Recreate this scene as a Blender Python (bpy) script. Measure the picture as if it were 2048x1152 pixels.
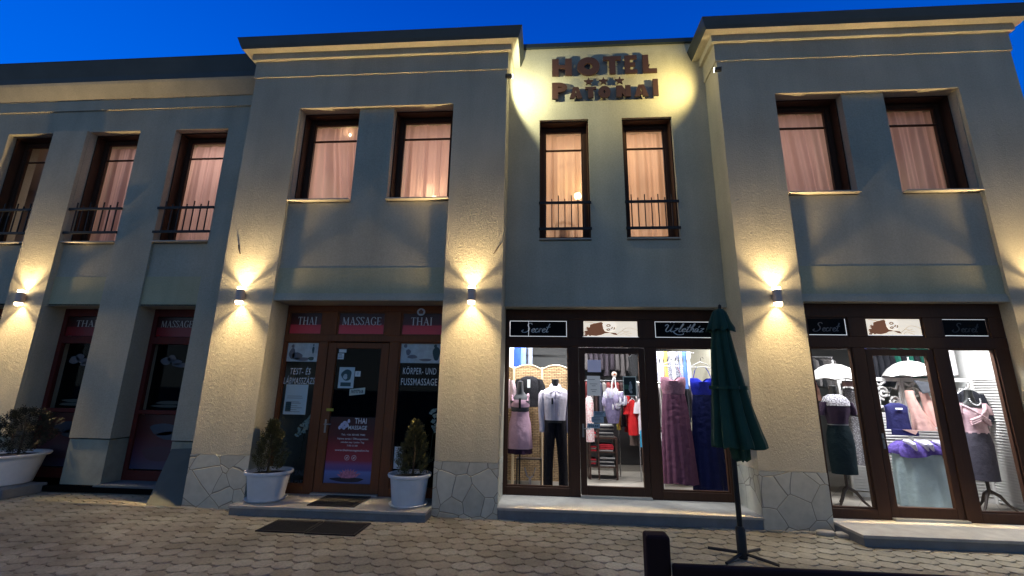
import bpy, bmesh, math, random
from mathutils import Vector, Matrix, noise
R = random.Random(7)
sc = bpy.context.scene
for o in list(bpy.data.objects): bpy.data.objects.remove(o)
col = sc.collection

# ------------------------------------------------------------------ camera
cd = bpy.data.cameras.new("camera"); cam = bpy.data.objects.new("camera", cd); col.objects.link(cam)
cd.sensor_width = 36.0; cd.lens = 880 / 2048 * 36.0; cd.clip_start = 0.05; cd.clip_end = 2000
_f = Vector((-0.07420794, 0.97082372, 0.22802301)); _r = Vector((0.99724278, 0.07226691, 0.01686187)); _u = _r.cross(_f)
cam.matrix_world = Matrix(((_r.x, _u.x, -_f.x, 0), (_r.y, _u.y, -_f.y, 0), (_r.z, _u.z, -_f.z, 1.70), (0, 0, 0, 1)))
sc.camera = cam

# ------------------------------------------------------------------ world: clear sky well after sunset
w = bpy.data.worlds.new("World"); sc.world = w; w.use_nodes = True
nt = w.node_tree; nt.nodes.clear()
def N(t, typ, **k):
    n = t.nodes.new(typ)
    for a, b in k.items():
        if a == 'loc': continue
        setattr(n, a, b)
    return n
tc = N(nt, 'ShaderNodeTexCoord'); sx = N(nt, 'ShaderNodeSeparateXYZ'); nt.links.new(tc.outputs['Generated'], sx.inputs[0])
# elevation ramp of the deep blue side
er = N(nt, 'ShaderNodeValToRGB'); nt.links.new(sx.outputs['Z'], er.inputs[0])
e = er.color_ramp.elements
e[0].position = 0.0; e[0].color = (0.012, 0.22, 0.95, 1)
e[1].position = 0.75; e[1].color = (0.0, 0.06, 0.50, 1)
m = er.color_ramp.elements.new(0.42); m.color = (0.0, 0.125, 0.76, 1)
# left of the picture the sky is a little paler
xr = N(nt, 'ShaderNodeMapRange'); nt.links.new(sx.outputs['X'], xr.inputs[0])
xr.inputs[1].default_value = -0.7; xr.inputs[2].default_value = 0.7; xr.inputs[3].default_value = 1.0; xr.inputs[4].default_value = 0.76
mx = N(nt, 'ShaderNodeMix', data_type='RGBA', blend_type='MULTIPLY'); mx.inputs[0].default_value = 1
nt.links.new(er.outputs[0], mx.inputs[6]); nt.links.new(xr.outputs[0], mx.inputs[7])
# the afterglow lies behind the camera
br = N(nt, 'ShaderNodeValToRGB'); nt.links.new(sx.outputs['Z'], br.inputs[0])
b = br.color_ramp.elements
b[0].position = 0.0; b[0].color = (0.33, 0.41, 0.46, 1)
b[1].position = 0.8; b[1].color = (0.010, 0.06, 0.22, 1)
m = br.color_ramp.elements.new(0.25); m.color = (0.105, 0.21, 0.40, 1)
yr = N(nt, 'ShaderNodeMapRange', interpolation_type='SMOOTHSTEP'); nt.links.new(sx.outputs['Y'], yr.inputs[0])
yr.inputs[1].default_value = 0.25; yr.inputs[2].default_value = -0.25
m2 = N(nt, 'ShaderNodeMix', data_type='RGBA'); nt.links.new(yr.outputs[0], m2.inputs[0])
nt.links.new(mx.outputs[2], m2.inputs[6]); nt.links.new(br.outputs[0], m2.inputs[7])
bg = N(nt, 'ShaderNodeBackground'); bg.inputs[1].default_value = 1.0; wo = N(nt, 'ShaderNodeOutputWorld')
nt.links.new(m2.outputs[2], bg.inputs[0]); nt.links.new(bg.outputs[0], wo.inputs[0])

sc.view_settings.view_transform = 'Standard'; sc.view_settings.look = 'None'; sc.view_settings.gamma = 1; sc.view_settings.exposure = 0.2
sc.cycles.use_denoising = True; sc.cycles.max_bounces = 8; sc.cycles.transparent_max_bounces = 16
sc.cycles.sample_clamp_indirect = 4.0; sc.cycles.use_light_tree = True; sc.cycles.caustics_reflective = False; sc.cycles.caustics_refractive = False

# lamp powers, all in one place
P_UP, P_DOWN = 1.0, 1.0
WARM = (1.0, 0.72, 0.36)

# ------------------------------------------------------------------ materials
MATS = {}
def mat(name, colr=(.5, .5, .5), rough=.6, metal=0, bump=None, var=0.0, vscale=3.0, emit=None, estr=0, spec=.5, coords='Object', sheen=0):
    if name in MATS: return MATS[name]
    m = bpy.data.materials.new(name); m.use_nodes = True; t = m.node_tree; p = t.nodes['Principled BSDF']
    p.inputs['Base Color'].default_value = (*colr, 1); p.inputs['Roughness'].default_value = rough; p.inputs['Metallic'].default_value = metal
    p.inputs['Specular IOR Level'].default_value = spec
    if sheen: p.inputs['Sheen Weight'].default_value = sheen
    c = N(t, 'ShaderNodeTexCoord')
    if var:
        n = N(t, 'ShaderNodeTexNoise'); n.inputs['Scale'].default_value = vscale; n.inputs['Detail'].default_value = 8; n.inputs['Roughness'].default_value = .65
        t.links.new(c.outputs['Object'], n.inputs['Vector'])
        r = N(t, 'ShaderNodeMapRange'); t.links.new(n.outputs[0], r.inputs[0]); r.inputs[1].default_value = .3; r.inputs[2].default_value = .7
        r.inputs[3].default_value = 1 - var; r.inputs[4].default_value = 1 + var
        x = N(t, 'ShaderNodeMix', data_type='RGBA', blend_type='MULTIPLY'); x.inputs[0].default_value = 1
        x.inputs[6].default_value = (*colr, 1); t.links.new(r.outputs[0], x.inputs[7]); t.links.new(x.outputs[2], p.inputs['Base Color'])
    if bump:
        sc_, st = bump
        n = N(t, 'ShaderNodeTexNoise'); n.inputs['Scale'].default_value = sc_; n.inputs['Detail'].default_value = 5; t.links.new(c.outputs['Object'], n.inputs['Vector'])
        bb = N(t, 'ShaderNodeBump'); bb.inputs['Strength'].default_value = 1; bb.inputs['Distance'].default_value = st
        t.links.new(n.outputs[0], bb.inputs['Height']); t.links.new(bb.outputs[0], p.inputs['Normal'])
    if emit:
        p.inputs['Emission Color'].default_value = (*emit, 1); p.inputs['Emission Strength'].default_value = estr
    MATS[name] = m; return m

def stucco(name, colr, dist=.004):
    m = mat(name, colr, .9, spec=.2); t = m.node_tree; p = t.nodes['Principled BSDF']
    c = N(t, 'ShaderNodeTexCoord')
    n1 = N(t, 'ShaderNodeTexNoise'); n1.inputs['Scale'].default_value = .8; n1.inputs['Detail'].default_value = 6
    n2 = N(t, 'ShaderNodeTexNoise'); n2.inputs['Scale'].default_value = 45; n2.inputs['Detail'].default_value = 6
    mp = N(t, 'ShaderNodeMapping'); mp.inputs['Scale'].default_value = (1, 1, .12)
    n3 = N(t, 'ShaderNodeTexNoise'); n3.inputs['Scale'].default_value = 3.5; n3.inputs['Detail'].default_value = 5   # faint rain streaks
    t.links.new(c.outputs['Object'], mp.inputs[0]); t.links.new(mp.outputs[0], n3.inputs['Vector'])
    for n in (n1, n2): t.links.new(c.outputs['Object'], n.inputs['Vector'])
    def rng(src, lo, hi):
        r = N(t, 'ShaderNodeMapRange'); t.links.new(src, r.inputs[0]); r.inputs[1].default_value = .3; r.inputs[2].default_value = .7; r.inputs[3].default_value = lo; r.inputs[4].default_value = hi; return r.outputs[0]
    a = N(t, 'ShaderNodeMath', operation='MULTIPLY'); t.links.new(rng(n1.outputs[0], .84, 1.1), a.inputs[0]); t.links.new(rng(n2.outputs[0], .9, 1.08), a.inputs[1])
    a2 = N(t, 'ShaderNodeMath', operation='MULTIPLY'); t.links.new(a.outputs[0], a2.inputs[0]); t.links.new(rng(n3.outputs[0], .90, 1.05), a2.inputs[1])
    x = N(t, 'ShaderNodeMix', data_type='RGBA', blend_type='MULTIPLY'); x.inputs[0].default_value = 1; x.inputs[6].default_value = (*colr, 1)
    t.links.new(a2.outputs[0], x.inputs[7]); t.links.new(x.outputs[2], p.inputs['Base Color'])
    # scratched trowel texture: stretched ridged noise plus fine grain
    h1 = N(t, 'ShaderNodeTexNoise'); h1.inputs['Scale'].default_value = 22; h1.inputs['Detail'].default_value = 3; h1.inputs['Distortion'].default_value = 1.6
    h2 = N(t, 'ShaderNodeTexNoise'); h2.inputs['Scale'].default_value = 120; h2.inputs['Detail'].default_value = 3
    for n in (h1, h2): t.links.new(c.outputs['Object'], n.inputs['Vector'])
    ab = N(t, 'ShaderNodeMath', operation='MULTIPLY_ADD'); t.links.new(h1.outputs[0], ab.inputs[0]); ab.inputs[1].default_value = 1.0
    t.links.new(h2.outputs[0], ab.inputs[2])
    bb = N(t, 'ShaderNodeBump'); bb.inputs['Strength'].default_value = .8; bb.inputs['Distance'].default_value = dist
    t.links.new(ab.outputs[0], bb.inputs['Height']); t.links.new(bb.outputs[0], p.inputs['Normal'])
    return m

STUCCO = stucco('cream_stucco', (.47, .435, .34), .0055)
STUCCO_C = stucco('cream_stucco_smooth', (.50, .465, .36), .0025)
TRIM = stucco('cornice_plaster', (.48, .445, .35), .0015)

BANDM = stucco('yellower_band_stucco', (.50, .455, .29), .004)  # band under the windows, slightly yellower than the main stucco
def stone_mat():
    m = mat('crazy_paving_stone', (.33, .33, .29), .75); t = m.node_tree; p = t.nodes['Principled BSDF']
    c = N(t, 'ShaderNodeTexCoord')
    nz = N(t, 'ShaderNodeTexNoise'); nz.inputs['Scale'].default_value = 2.2; t.links.new(c.outputs['Object'], nz.inputs['Vector'])
    ad = N(t, 'ShaderNodeVectorMath', operation='MULTIPLY_ADD'); ad.inputs[1].default_value = (.05, .05, .05)
    t.links.new(nz.outputs['Color'], ad.inputs[0]); t.links.new(c.outputs['Object'], ad.inputs[2])
    vo = N(t, 'ShaderNodeTexVoronoi', feature='DISTANCE_TO_EDGE'); vo.inputs['Scale'].default_value = 3.1; t.links.new(ad.outputs[0], vo.inputs['Vector'])
    vc = N(t, 'ShaderNodeTexVoronoi'); vc.inputs['Scale'].default_value = 3.1; t.links.new(ad.outputs[0], vc.inputs['Vector'])
    r = N(t, 'ShaderNodeMapRange'); t.links.new(vo.outputs['Distance'], r.inputs[0]); r.inputs[1].default_value = .005; r.inputs[2].default_value = .020
    n2 = N(t, 'ShaderNodeTexNoise'); n2.inputs['Scale'].default_value = 9; n2.inputs['Detail'].default_value = 8; t.links.new(c.outputs['Object'], n2.inputs['Vector'])
    sepc = N(t, 'ShaderNodeSeparateColor'); t.links.new(vc.outputs['Color'], sepc.inputs[0])
    k = N(t, 'ShaderNodeMath', operation='MULTIPLY_ADD'); t.links.new(sepc.outputs[0], k.inputs[0]); k.inputs[1].default_value = .32
    k2 = N(t, 'ShaderNodeMath', operation='MULTIPLY_ADD'); t.links.new(n2.outputs[0], k2.inputs[0]); k2.inputs[1].default_value = .5; k2.inputs[2].default_value = .65; t.links.new(k2.outputs[0], k.inputs[2])
    x = N(t, 'ShaderNodeMix', data_type='RGBA', blend_type='MULTIPLY'); x.inputs[0].default_value = 1; x.inputs[6].default_value = (.43, .425, .36, 1); t.links.new(k.outputs[0], x.inputs[7])
    y = N(t, 'ShaderNodeMix', data_type='RGBA'); t.links.new(r.outputs[0], y.inputs[0]); y.inputs[6].default_value = (.17, .16, .14, 1); t.links.new(x.outputs[2], y.inputs[7])
    t.links.new(y.outputs[2], p.inputs['Base Color'])
    bb = N(t, 'ShaderNodeBump'); bb.inputs['Distance'].default_value = .004; t.links.new(r.outputs[0], bb.inputs['Height']); t.links.new(bb.outputs[0], p.inputs['Normal'])
    return m
STONE = stone_mat()

def wood_mat(name, c1, c2, rough=.62):
    m = mat(name, c1, rough, spec=.25); t = m.node_tree; p = t.nodes['Principled BSDF']
    c = N(t, 'ShaderNodeTexCoord'); mp = N(t, 'ShaderNodeMapping'); mp.inputs['Scale'].default_value = (30, 30, 1.5)
    n = N(t, 'ShaderNodeTexNoise'); n.inputs['Scale'].default_value = 1.5; n.inputs['Detail'].default_value = 6
    t.links.new(c.outputs['Object'], mp.inputs[0]); t.links.new(mp.outputs[0], n.inputs['Vector'])
    x = N(t, 'ShaderNodeMix', data_type='RGBA'); t.links.new(n.outputs[0], x.inputs[0]); x.inputs[6].default_value = (*c1, 1); x.inputs[7].default_value = (*c2, 1)
    t.links.new(x.outputs[2], p.inputs['Base Color']); return m
WOOD = wood_mat('brown_timber', (.15, .048, .018), (.24, .085, .034), .6)
WOODW = wood_mat('dark_window_timber', (.045, .019, .010), (.075, .033, .018))
WOODR = wood_mat('red_brown_timber', (.13, .022, .018), (.09, .018, .014))
BENCH = wood_mat('bench_timber', (.022, .007, .005), (.032, .010, .008), .85)
METAL_D = mat('roof_sheet_metal', (.045, .06, .07), .45, .6, var=.12, vscale=2)
IRON = mat('wrought_iron', (.012, .012, .013), .5, .3)
CONC = mat('concrete_step', (.36, .34, .30), .85, bump=(60, .003), var=.16, vscale=6)
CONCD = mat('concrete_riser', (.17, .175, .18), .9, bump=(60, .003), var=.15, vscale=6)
SILL = mat('pale_stone_sill', (.42, .38, .32), .6, var=.1)
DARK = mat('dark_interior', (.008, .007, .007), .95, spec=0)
WALLIN = mat('shop_wall_paint', (.14, .14, .135), .8, var=.05)
WALLW = mat('shop_white_paint', (.72, .71, .69), .7, var=.03)
BLACK = mat('black_fabric', (.008, .008, .01), .8)
WHITE = mat('white_plastic', (.72, .72, .74), .4, var=.03)
POTM = mat('white_pot_plastic', (.74, .73, .74), .45, bump=(90, .0008), var=.06, vscale=8)
SOIL = mat('potting_soil', (.02, .014, .01), 1, bump=(60, .01))
LAMPB = mat('lamp_brushed_aluminium', (.50, .38, .33), .45, .3)

def tiles():
    m = mat('shop_floor_tiles', (.4, .36, .3), .35); t = m.node_tree; p = t.nodes['Principled BSDF']
    c = N(t, 'ShaderNodeTexCoord'); mp = N(t, 'ShaderNodeMapping'); mp.inputs['Rotation'].default_value = (0, 0, math.radians(38)); mp.inputs['Scale'].default_value = (2.6, 2.6, 2.6)
    b = N(t, 'ShaderNodeTexBrick'); b.offset = 0; b.inputs['Color1'].default_value = (.40, .36, .31, 1); b.inputs['Color2'].default_value = (.44, .39, .33, 1); b.inputs['Mortar'].default_value = (.22, .19, .16, 1)
    b.inputs['Scale'].default_value = 1; b.inputs['Brick Width'].default_value = 1; b.inputs['Row Height'].default_value = 1; b.inputs['Mortar Size'].default_value = .012
    t.links.new(c.outputs['Object'], mp.inputs[0]); t.links.new(mp.outputs[0], b.inputs['Vector']); t.links.new(b.outputs[0], p.inputs['Base Color']); return m
TILES = tiles()

def glass_mat(name, tint=(.93, .95, .96), refl=1.0):
    m = bpy.data.materials.new(name); m.use_nodes = True; t = m.node_tree; t.nodes.clear()
    o = N(t, 'ShaderNodeOutputMaterial'); tr = N(t, 'ShaderNodeBsdfTransparent'); tr.inputs[0].default_value = (*tint, 1)
    g = N(t, 'ShaderNodeBsdfGlossy'); g.inputs['Roughness'].default_value = .02; g.inputs[0].default_value = (1, 1, 1, 1)
    ge = N(t, 'ShaderNodeNewGeometry'); dt = N(t, 'ShaderNodeVectorMath', operation='DOT_PRODUCT'); t.links.new(ge.outputs['Incoming'], dt.inputs[0]); t.links.new(ge.outputs['Normal'], dt.inputs[1])
    ab = N(t, 'ShaderNodeMath', operation='ABSOLUTE'); t.links.new(dt.outputs['Value'], ab.inputs[0]); sb = N(t, 'ShaderNodeMath', operation='SUBTRACT'); sb.inputs[0].default_value = 1; t.links.new(ab.outputs[0], sb.inputs[1])
    pw = N(t, 'ShaderNodeMath', operation='POWER'); pw.inputs[1].default_value = 5; t.links.new(sb.outputs[0], pw.inputs[0])
    ml = N(t, 'ShaderNodeMath', operation='MULTIPLY_ADD'); ml.inputs[1].default_value = .6 * refl; ml.inputs[2].default_value = .010 * refl; t.links.new(pw.outputs[0], ml.inputs[0])
    x = N(t, 'ShaderNodeMixShader'); t.links.new(ml.outputs[0], x.inputs[0]); t.links.new(tr.outputs[0], x.inputs[1]); t.links.new(g.outputs[0], x.inputs[2]); t.links.new(x.outputs[0], o.inputs[0])
    return m
GLASS = glass_mat('window_glass')

def curtain_mat(name, colr, sheer=.12):
    m = bpy.data.materials.new(name); m.use_nodes = True; t = m.node_tree; t.nodes.clear()
    o = N(t, 'ShaderNodeOutputMaterial'); d = N(t, 'ShaderNodeBsdfDiffuse'); d.inputs[0].default_value = (*colr, 1)
    tl = N(t, 'ShaderNodeBsdfTranslucent'); tl.inputs[0].default_value = (*colr, 1); tr = N(t, 'ShaderNodeBsdfTransparent')
    # the weave lets less light through where the cloth turns edge-on in its folds
    lw = N(t, 'ShaderNodeLayerWeight'); lw.inputs[0].default_value = .35
    mr = N(t, 'ShaderNodeMapRange'); t.links.new(lw.outputs['Facing'], mr.inputs[0]); mr.inputs[3].default_value = sheer; mr.inputs[4].default_value = 0
    a = N(t, 'ShaderNodeMixShader'); a.inputs[0].default_value = .6; t.links.new(d.outputs[0], a.inputs[1]); t.links.new(tl.outputs[0], a.inputs[2])
    b2 = N(t, 'ShaderNodeMixShader'); t.links.new(mr.outputs[0], b2.inputs[0]); t.links.new(a.outputs[0], b2.inputs[1]); t.links.new(tr.outputs[0], b2.inputs[2])
    t.links.new(b2.outputs[0], o.inputs[0]); return m
CURT = curtain_mat('pink_sheer_curtain', (.82, .56, .54), .26); CURTY = curtain_mat('peach_sheer_curtain', (.84, .58, .40), .28)

# ------------------------------------------------------------------ mesh helpers
class MB:
    def __init__(s): s.v = []; s.f = []; s.m = []; s.mi = 0
    def box(s, x0, x1, y0, y1, z0, z1):
        n = len(s.v); s.v += [(x, y, z) for z in (z0, z1) for y in (y0, y1) for x in (x0, x1)]
        for q in ((0, 2, 3, 1), (4, 5, 7, 6), (0, 1, 5, 4), (2, 6, 7, 3), (0, 4, 6, 2), (1, 3, 7, 5)): s.f.append(tuple(n + i for i in q)); s.m.append(s.mi)
        return s
    def poly(s, pts):
        n = len(s.v); s.v += list(pts); s.f.append(tuple(range(n, n + len(pts)))); s.m.append(s.mi); return s
    def prism(s, pts, y0, y1):            # pts in (x,z), extruded along y, front at y0
        n = len(s.v); k = len(pts); s.v += [(x, y0, z) for x, z in pts] + [(x, y1, z) for x, z in pts]
        s.f.append(tuple(range(n, n + k))); s.f.append(tuple(range(n + 2 * k - 1, n + k - 1, -1))); s.m += [s.mi] * 2
        for i in range(k):
            j = (i + 1) % k; s.f.append((n + j, n + i, n + k + i, n + k + j)); s.m.append(s.mi)
        return s
    def grid(s, rows):                     # rows of equal length lists of points
        n = len(s.v); k = len(rows[0])
        for r in rows: s.v += list(r)
        for i in range(len(rows) - 1):
            for j in range(k - 1): s.f.append((n + i * k + j, n + i * k + j + 1, n + (i + 1) * k + j + 1, n + (i + 1) * k + j)); s.m.append(s.mi)
        return s
    def loft(s, rings, cap=True):          # closed rings of equal length
        n = len(s.v); k = len(rings[0])
        for r in rings: s.v += list(r)
        for i in range(len(rings) - 1):
            for j in range(k): s.f.append((n + i * k + j, n + i * k + (j + 1) % k, n + (i + 1) * k + (j + 1) % k, n + (i + 1) * k + j)); s.m.append(s.mi)
        if cap:
            s.f.append(tuple(range(n + k - 1, n - 1, -1))); a = n + (len(rings) - 1) * k; s.f.append(tuple(range(a, a + k))); s.m += [s.mi] * 2
        return s
    def lathe(s, cx, cy, prof, seg=32, cap=True, sx=1, sy=1):
        return s.loft([[(cx + r * sx * math.cos(2 * math.pi * j / seg), cy + r * sy * math.sin(2 * math.pi * j / seg), z) for j in range(seg)] for r, z in prof], cap)
    def tube(s, pts, r, seg=8):
        rings = []; pts = [Vector(p) for p in pts]
        for i, p in enumerate(pts):
            d = (pts[min(i + 1, len(pts) - 1)] - pts[max(i - 1, 0)]).normalized()
            a = d.cross(Vector((0, 0, 1)) if abs(d.z) < .9 else Vector((1, 0, 0))).normalized(); b = d.cross(a)
            rr = r[i] if isinstance(r, (list, tuple)) else r
            rings.append([tuple(p + rr * (math.cos(2 * math.pi * j / seg) * a + math.sin(2 * math.pi * j / seg) * b)) for j in range(seg)])
        return s.loft(rings)
    def build(s, name, mats, parent=None, smooth=False, bevel=0):
        me = bpy.data.meshes.new(name); off = root_of(parent).location if parent else Vector((0, 0, 0))
        me.from_pydata([tuple(Vector(p) - off) for p in s.v], [], s.f)
        if not isinstance(mats, (list, tuple)): mats = [mats]
        for m_ in mats: me.materials.append(m_)
        me.polygons.foreach_set('material_index', s.m); me.update()
        bm = bmesh.new(); bm.from_mesh(me); bmesh.ops.recalc_face_normals(bm, faces=bm.faces); bm.to_mesh(me); bm.free()
        if smooth:
            me.polygons.foreach_set('use_smooth', [True] * len(me.polygons))
            try: me.set_sharp_from_angle(angle=math.radians(42))
            except Exception: pass
        o = bpy.data.objects.new(name, me); col.objects.link(o); o.parent = parent
        if bevel:
            b_ = o.modifiers.new('bevel', 'BEVEL'); b_.width = bevel; b_.segments = 2; b_.limit_method = 'ANGLE'
        return o
def root_of(o):
    while o.parent: o = o.parent
    return o
def tag(o, label=None, cat=None, group=None, kind=None):
    if label: o['label'] = label
    if cat: o['category'] = cat
    if group: o['group'] = group
    if kind: o['kind'] = kind
    return o
def thing(name, loc, label, cat, group=None):
    o = bpy.data.objects.new(name, None); col.objects.link(o); o.location = loc; o.empty_display_size = .1; return tag(o, label, cat, group)
def dup(root, loc, label, group=None):
    c = root.copy(); col.objects.link(c); c.location = loc; c['label'] = label
    if group: c['group'] = group
    for ch in list(root.children):
        k = ch.copy(); col.objects.link(k); k.parent = c
        for g in list(ch.children):
            q = g.copy(); col.objects.link(q); q.parent = k
    return c
def B(x0, x1, y0, y1, z0, z1): return MB().box(x0, x1, y0, y1, z0, z1)

def text(name, s, x, y, z, h, m, parent=None, width=None, shear=0, bold=0, ext=.001, align='CENTER', space=1.0):
    cu = bpy.data.curves.new(name, 'FONT'); cu.body = s; cu.size = 1; cu.shear = shear; cu.offset = bold; cu.extrude = 0; cu.align_x = 'LEFT'; cu.space_character = space; cu.resolution_u = 3
    o = bpy.data.objects.new(name, cu); col.objects.link(o); dg = bpy.context.evaluated_depsgraph_get()
    me = bpy.data.meshes.new_from_object(o.evaluated_get(dg)); bpy.data.objects.remove(o); bpy.data.curves.remove(cu)
    vs = me.vertices; xs = [v.co.x for v in vs]; lo, hi = min(xs), max(xs)
    sz = h / .73; sw = sz if width is None else width / (hi - lo)
    off = root_of(parent).location if parent else Vector((0, 0, 0))
    for v in vs:
        lx = (v.co.x - lo) * sw; lz = v.co.y * sz
        if align == 'CENTER': lx -= (hi - lo) * sw / 2
        v.co = Vector((x + lx, y, z + lz)) - off
    me.materials.append(m); o = bpy.data.objects.new(name, me); col.objects.link(o); o.parent = parent
    return o

def strokes(mb, lines, x, z, sx, sz, y, th, contrast=.35, slant=0, depth=.002):
    """broad-nib pen strokes: polylines in unit coordinates become ribbons of changing width"""
    for ln in lines:
        pts = []
        for i in range(len(ln) - 1):                         # catmull-rom
            p0 = ln[max(i - 1, 0)]; p1 = ln[i]; p2 = ln[i + 1]; p3 = ln[min(i + 2, len(ln) - 1)]
            for k in range(6):
                t = k / 6
                pts.append(tuple(.5 * (2 * p1[a] + (p2[a] - p0[a]) * t + (2 * p0[a] - 5 * p1[a] + 4 * p2[a] - p3[a]) * t * t + (-p0[a] + 3 * p1[a] - 3 * p2[a] + p3[a]) * t ** 3) for a in (0, 1)))
        pts.append(ln[-1]); P = [Vector((x + (p[0] + slant * p[1]) * sx, 0, z + p[1] * sz)) for p in pts]; rows = []
        for i, p in enumerate(P):
            d = (P[min(i + 1, len(P) - 1)] - P[max(i - 1, 0)]); d = d.normalized() if d.length else Vector((1, 0, 0))
            nrm = Vector((-d.z, 0, d.x)); wdt = th * (contrast + (1 - contrast) * abs(d.z) ** 1.5) / 2
            rows.append([(p + nrm * wdt), (p - nrm * wdt)])
        mb.grid([[(a.x, y, a.z) for a in r] for r in rows])
    return mb

# ================================================================== SETTING: ground
def ground():
    jm = mat('paving_joint_sand', (.21, .185, .135), .95, bump=(40, .004), var=.25, vscale=5)
    g = MB().poly([(-400, -400, -.012), (400, -400, -.012), (400, 400, -.012), (-400, 400, -.012)])
    tag(g.build('ground', jm), kind='structure')
    m = mat('paving_stone', (.22, .19, .14), .8); t = m.node_tree; p = t.nodes['Principled BSDF']
    c = N(t, 'ShaderNodeTexCoord'); gi = N(t, 'ShaderNodeNewGeometry')
    r = N(t, 'ShaderNodeValToRGB'); t.links.new(gi.outputs['Random Per Island'], r.inputs[0])
    r.color_ramp.elements[0].color = (.27, .245, .175, 1); r.color_ramp.elements[1].color = (.36, .335, .26, 1)
    q = r.color_ramp.elements.new(.5); q.color = (.31, .285, .215, 1)
    n = N(t, 'ShaderNodeTexNoise'); n.inputs['Scale'].default_value = 1.1; n.inputs['Detail'].default_value = 7; t.links.new(c.outputs['Object'], n.inputs['Vector'])
    n2 = N(t, 'ShaderNodeTexNoise'); n2.inputs['Scale'].default_value = 35; n2.inputs['Detail'].default_value = 4; t.links.new(c.outputs['Object'], n2.inputs['Vector'])
    k = N(t, 'ShaderNodeMapRange'); t.links.new(n.outputs[0], k.inputs[0]); k.inputs[1].default_value = .3; k.inputs[2].default_value = .7; k.inputs[3].default_value = .55; k.inputs[4].default_value = 1.25
    k2 = N(t, 'ShaderNodeMapRange'); t.links.new(n2.outputs[0], k2.inputs[0]); k2.inputs[1].default_value = .3; k2.inputs[2].default_value = .7; k2.inputs[3].default_value = .8; k2.inputs[4].default_value = 1.15
    mu = N(t, 'ShaderNodeMath', operation='MULTIPLY'); t.links.new(k.outputs[0], mu.inputs[0]); t.links.new(k2.outputs[0], mu.inputs[1])
    x = N(t, 'ShaderNodeMix', data_type='RGBA', blend_type='MULTIPLY'); x.inputs[0].default_value = 1; t.links.new(r.outputs[0], x.inputs[6]); t.links.new(mu.outputs[0], x.inputs[7]); t.links.new(x.outputs[2], p.inputs['Base Color'])
    bb = N(t, 'ShaderNodeBump'); bb.inputs['Distance'].default_value = .004; t.links.new(n2.outputs[0], bb.inputs['Height']); t.links.new(bb.outputs[0], p.inputs['Normal'])
    pv = MB(); s = .205; row = 0; yy = .6
    while yy < 7.3:
        xx = -12 + (s / 2 if row % 2 else 0)
        while xx < 9:
            cx = xx + R.uniform(-.004, .004); cy = yy + R.uniform(-.004, .004); dz = R.uniform(-.003, .003); tx = R.uniform(-.02, .02); ty = R.uniform(-.02, .02)
            ring = []
            for rr, zz in ((.103, -.012), (.103, -.004), (.097, .001)):
                ring.append([(cx + rr * math.cos(a) * 1.06, cy + rr * math.sin(a) * .98, zz + dz + tx * rr * math.cos(a) + ty * rr * math.sin(a)) for a in [math.pi / 10 + i * math.pi / 5 for i in range(10)]])
            n0 = len(pv.v); pv.loft(ring, cap=False); pv.f.append(tuple(n0 + 20 + i for i in range(10))); pv.m.append(0)
            # the small filler set between four pavers
            fx, fy = cx + s / 2, cy + .0; 
            xx += s
        row += 1; yy += s * .90
    tag(pv.build('paving', m), kind='structure')
ground()

# ================================================================== BUILDING
bld = thing('hotel_building', (0, 6.5, 0), 'two storey cream stucco hotel with projecting bays, shopfronts at street level and dark eaves', 'building')
def W(mb, m=STUCCO, name='wall'): return mb.build(name, m, bld)
F, RP, CW, WW, BACK = 6.5, 6.56, 7.03, 7.15, 7.42

def bay(x0, x1, pa, pb, wins, shop_y):
    """x0..x1 front, pa/pb inner edges of the two pillars, wins window spans"""
    bk = BACK if shop_y > 6.9 else 6.84
    b = MB()
    b.box(x0, pa, F, BACK, .72, 6.46); b.box(pb, x1, F, bk, .72, 6.46)      # pillars above the stone base
    b.box(x0, x1, F, BACK, 6.46, 7.10)                                       # head of the bay
    b.box(x0 - .02, x1 + .02, F - .02, BACK, 7.10, 7.43)                     # frieze, a little proud
    W(b)
    for q0, q1, q2 in ((x0 - .004, pa + .004, BACK), (pb - .004, x1 + .004, bk)): W(B(q0, q1, F - .004, q2, 0, .716), STONE, 'stone_base')
    p = MB(); e = [pa] + [v for w_ in wins for v in w_] + [pb]
    p.box(pa, pb, RP, BACK, 3.12, 4.70)                                      # panel under the windows
    p.box(pa, pb, RP - .003, RP, 3.12, 3.572)                                # its lower band, a few mm proud
    for i in range(0, len(e), 2):
        if e[i + 1] - e[i] > .001: p.box(e[i], e[i + 1], RP, BACK, 4.70, 6.46)
    W(p, STUCCO, 'window_panel')
    W(B(pa, pb, RP - .010, RP - .0032, 3.152, 3.572), BANDM, 'wall_band')
    l = MB(); l.box(pa, pb, RP - .035, BACK, 3.035, 3.12); l.box(pa, pb, RP - .02, RP, 3.12, 3.15); W(l, TRIM, 'lintel')
    c = MB()                                                                  # stepped cornice
    c.box(x0 - .075, x1 + .075, F - .075, BACK, 7.434, 7.53)
    c.box(x0 - .07, x1 + .07, F - .07, BACK, 7.53, 7.5605); W(c, TRIM, 'cornice')
    g = MB(); pr = [(.20, 7.562), (.225, 7.62), (.262, 7.735), (.27, 7.75), (.24, 7.756)]
    g.loft([[(x0 - p_, F - p_, z), (x1 + p_, F - p_, z), (x1 + p_, 9.5, z), (x0 - p_, 9.5, z)] for p_, z in pr]); g.build('eave', METAL_D, bld)
    sf = MB().box(x0 - .198, x1 + .198, F - .198, 8, 7.5605, 7.5625); sf.build('soffit', TRIM, bld)

bay(-5.19, -.65, -4.28, -1.55, [(-4.27, -3.215), (-2.605, -1.555)], 6.95)
bay(2.85, 7.38, 3.71, 6.49, [(3.72, 4.765), (5.40, 6.48)], 6.9)
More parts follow.
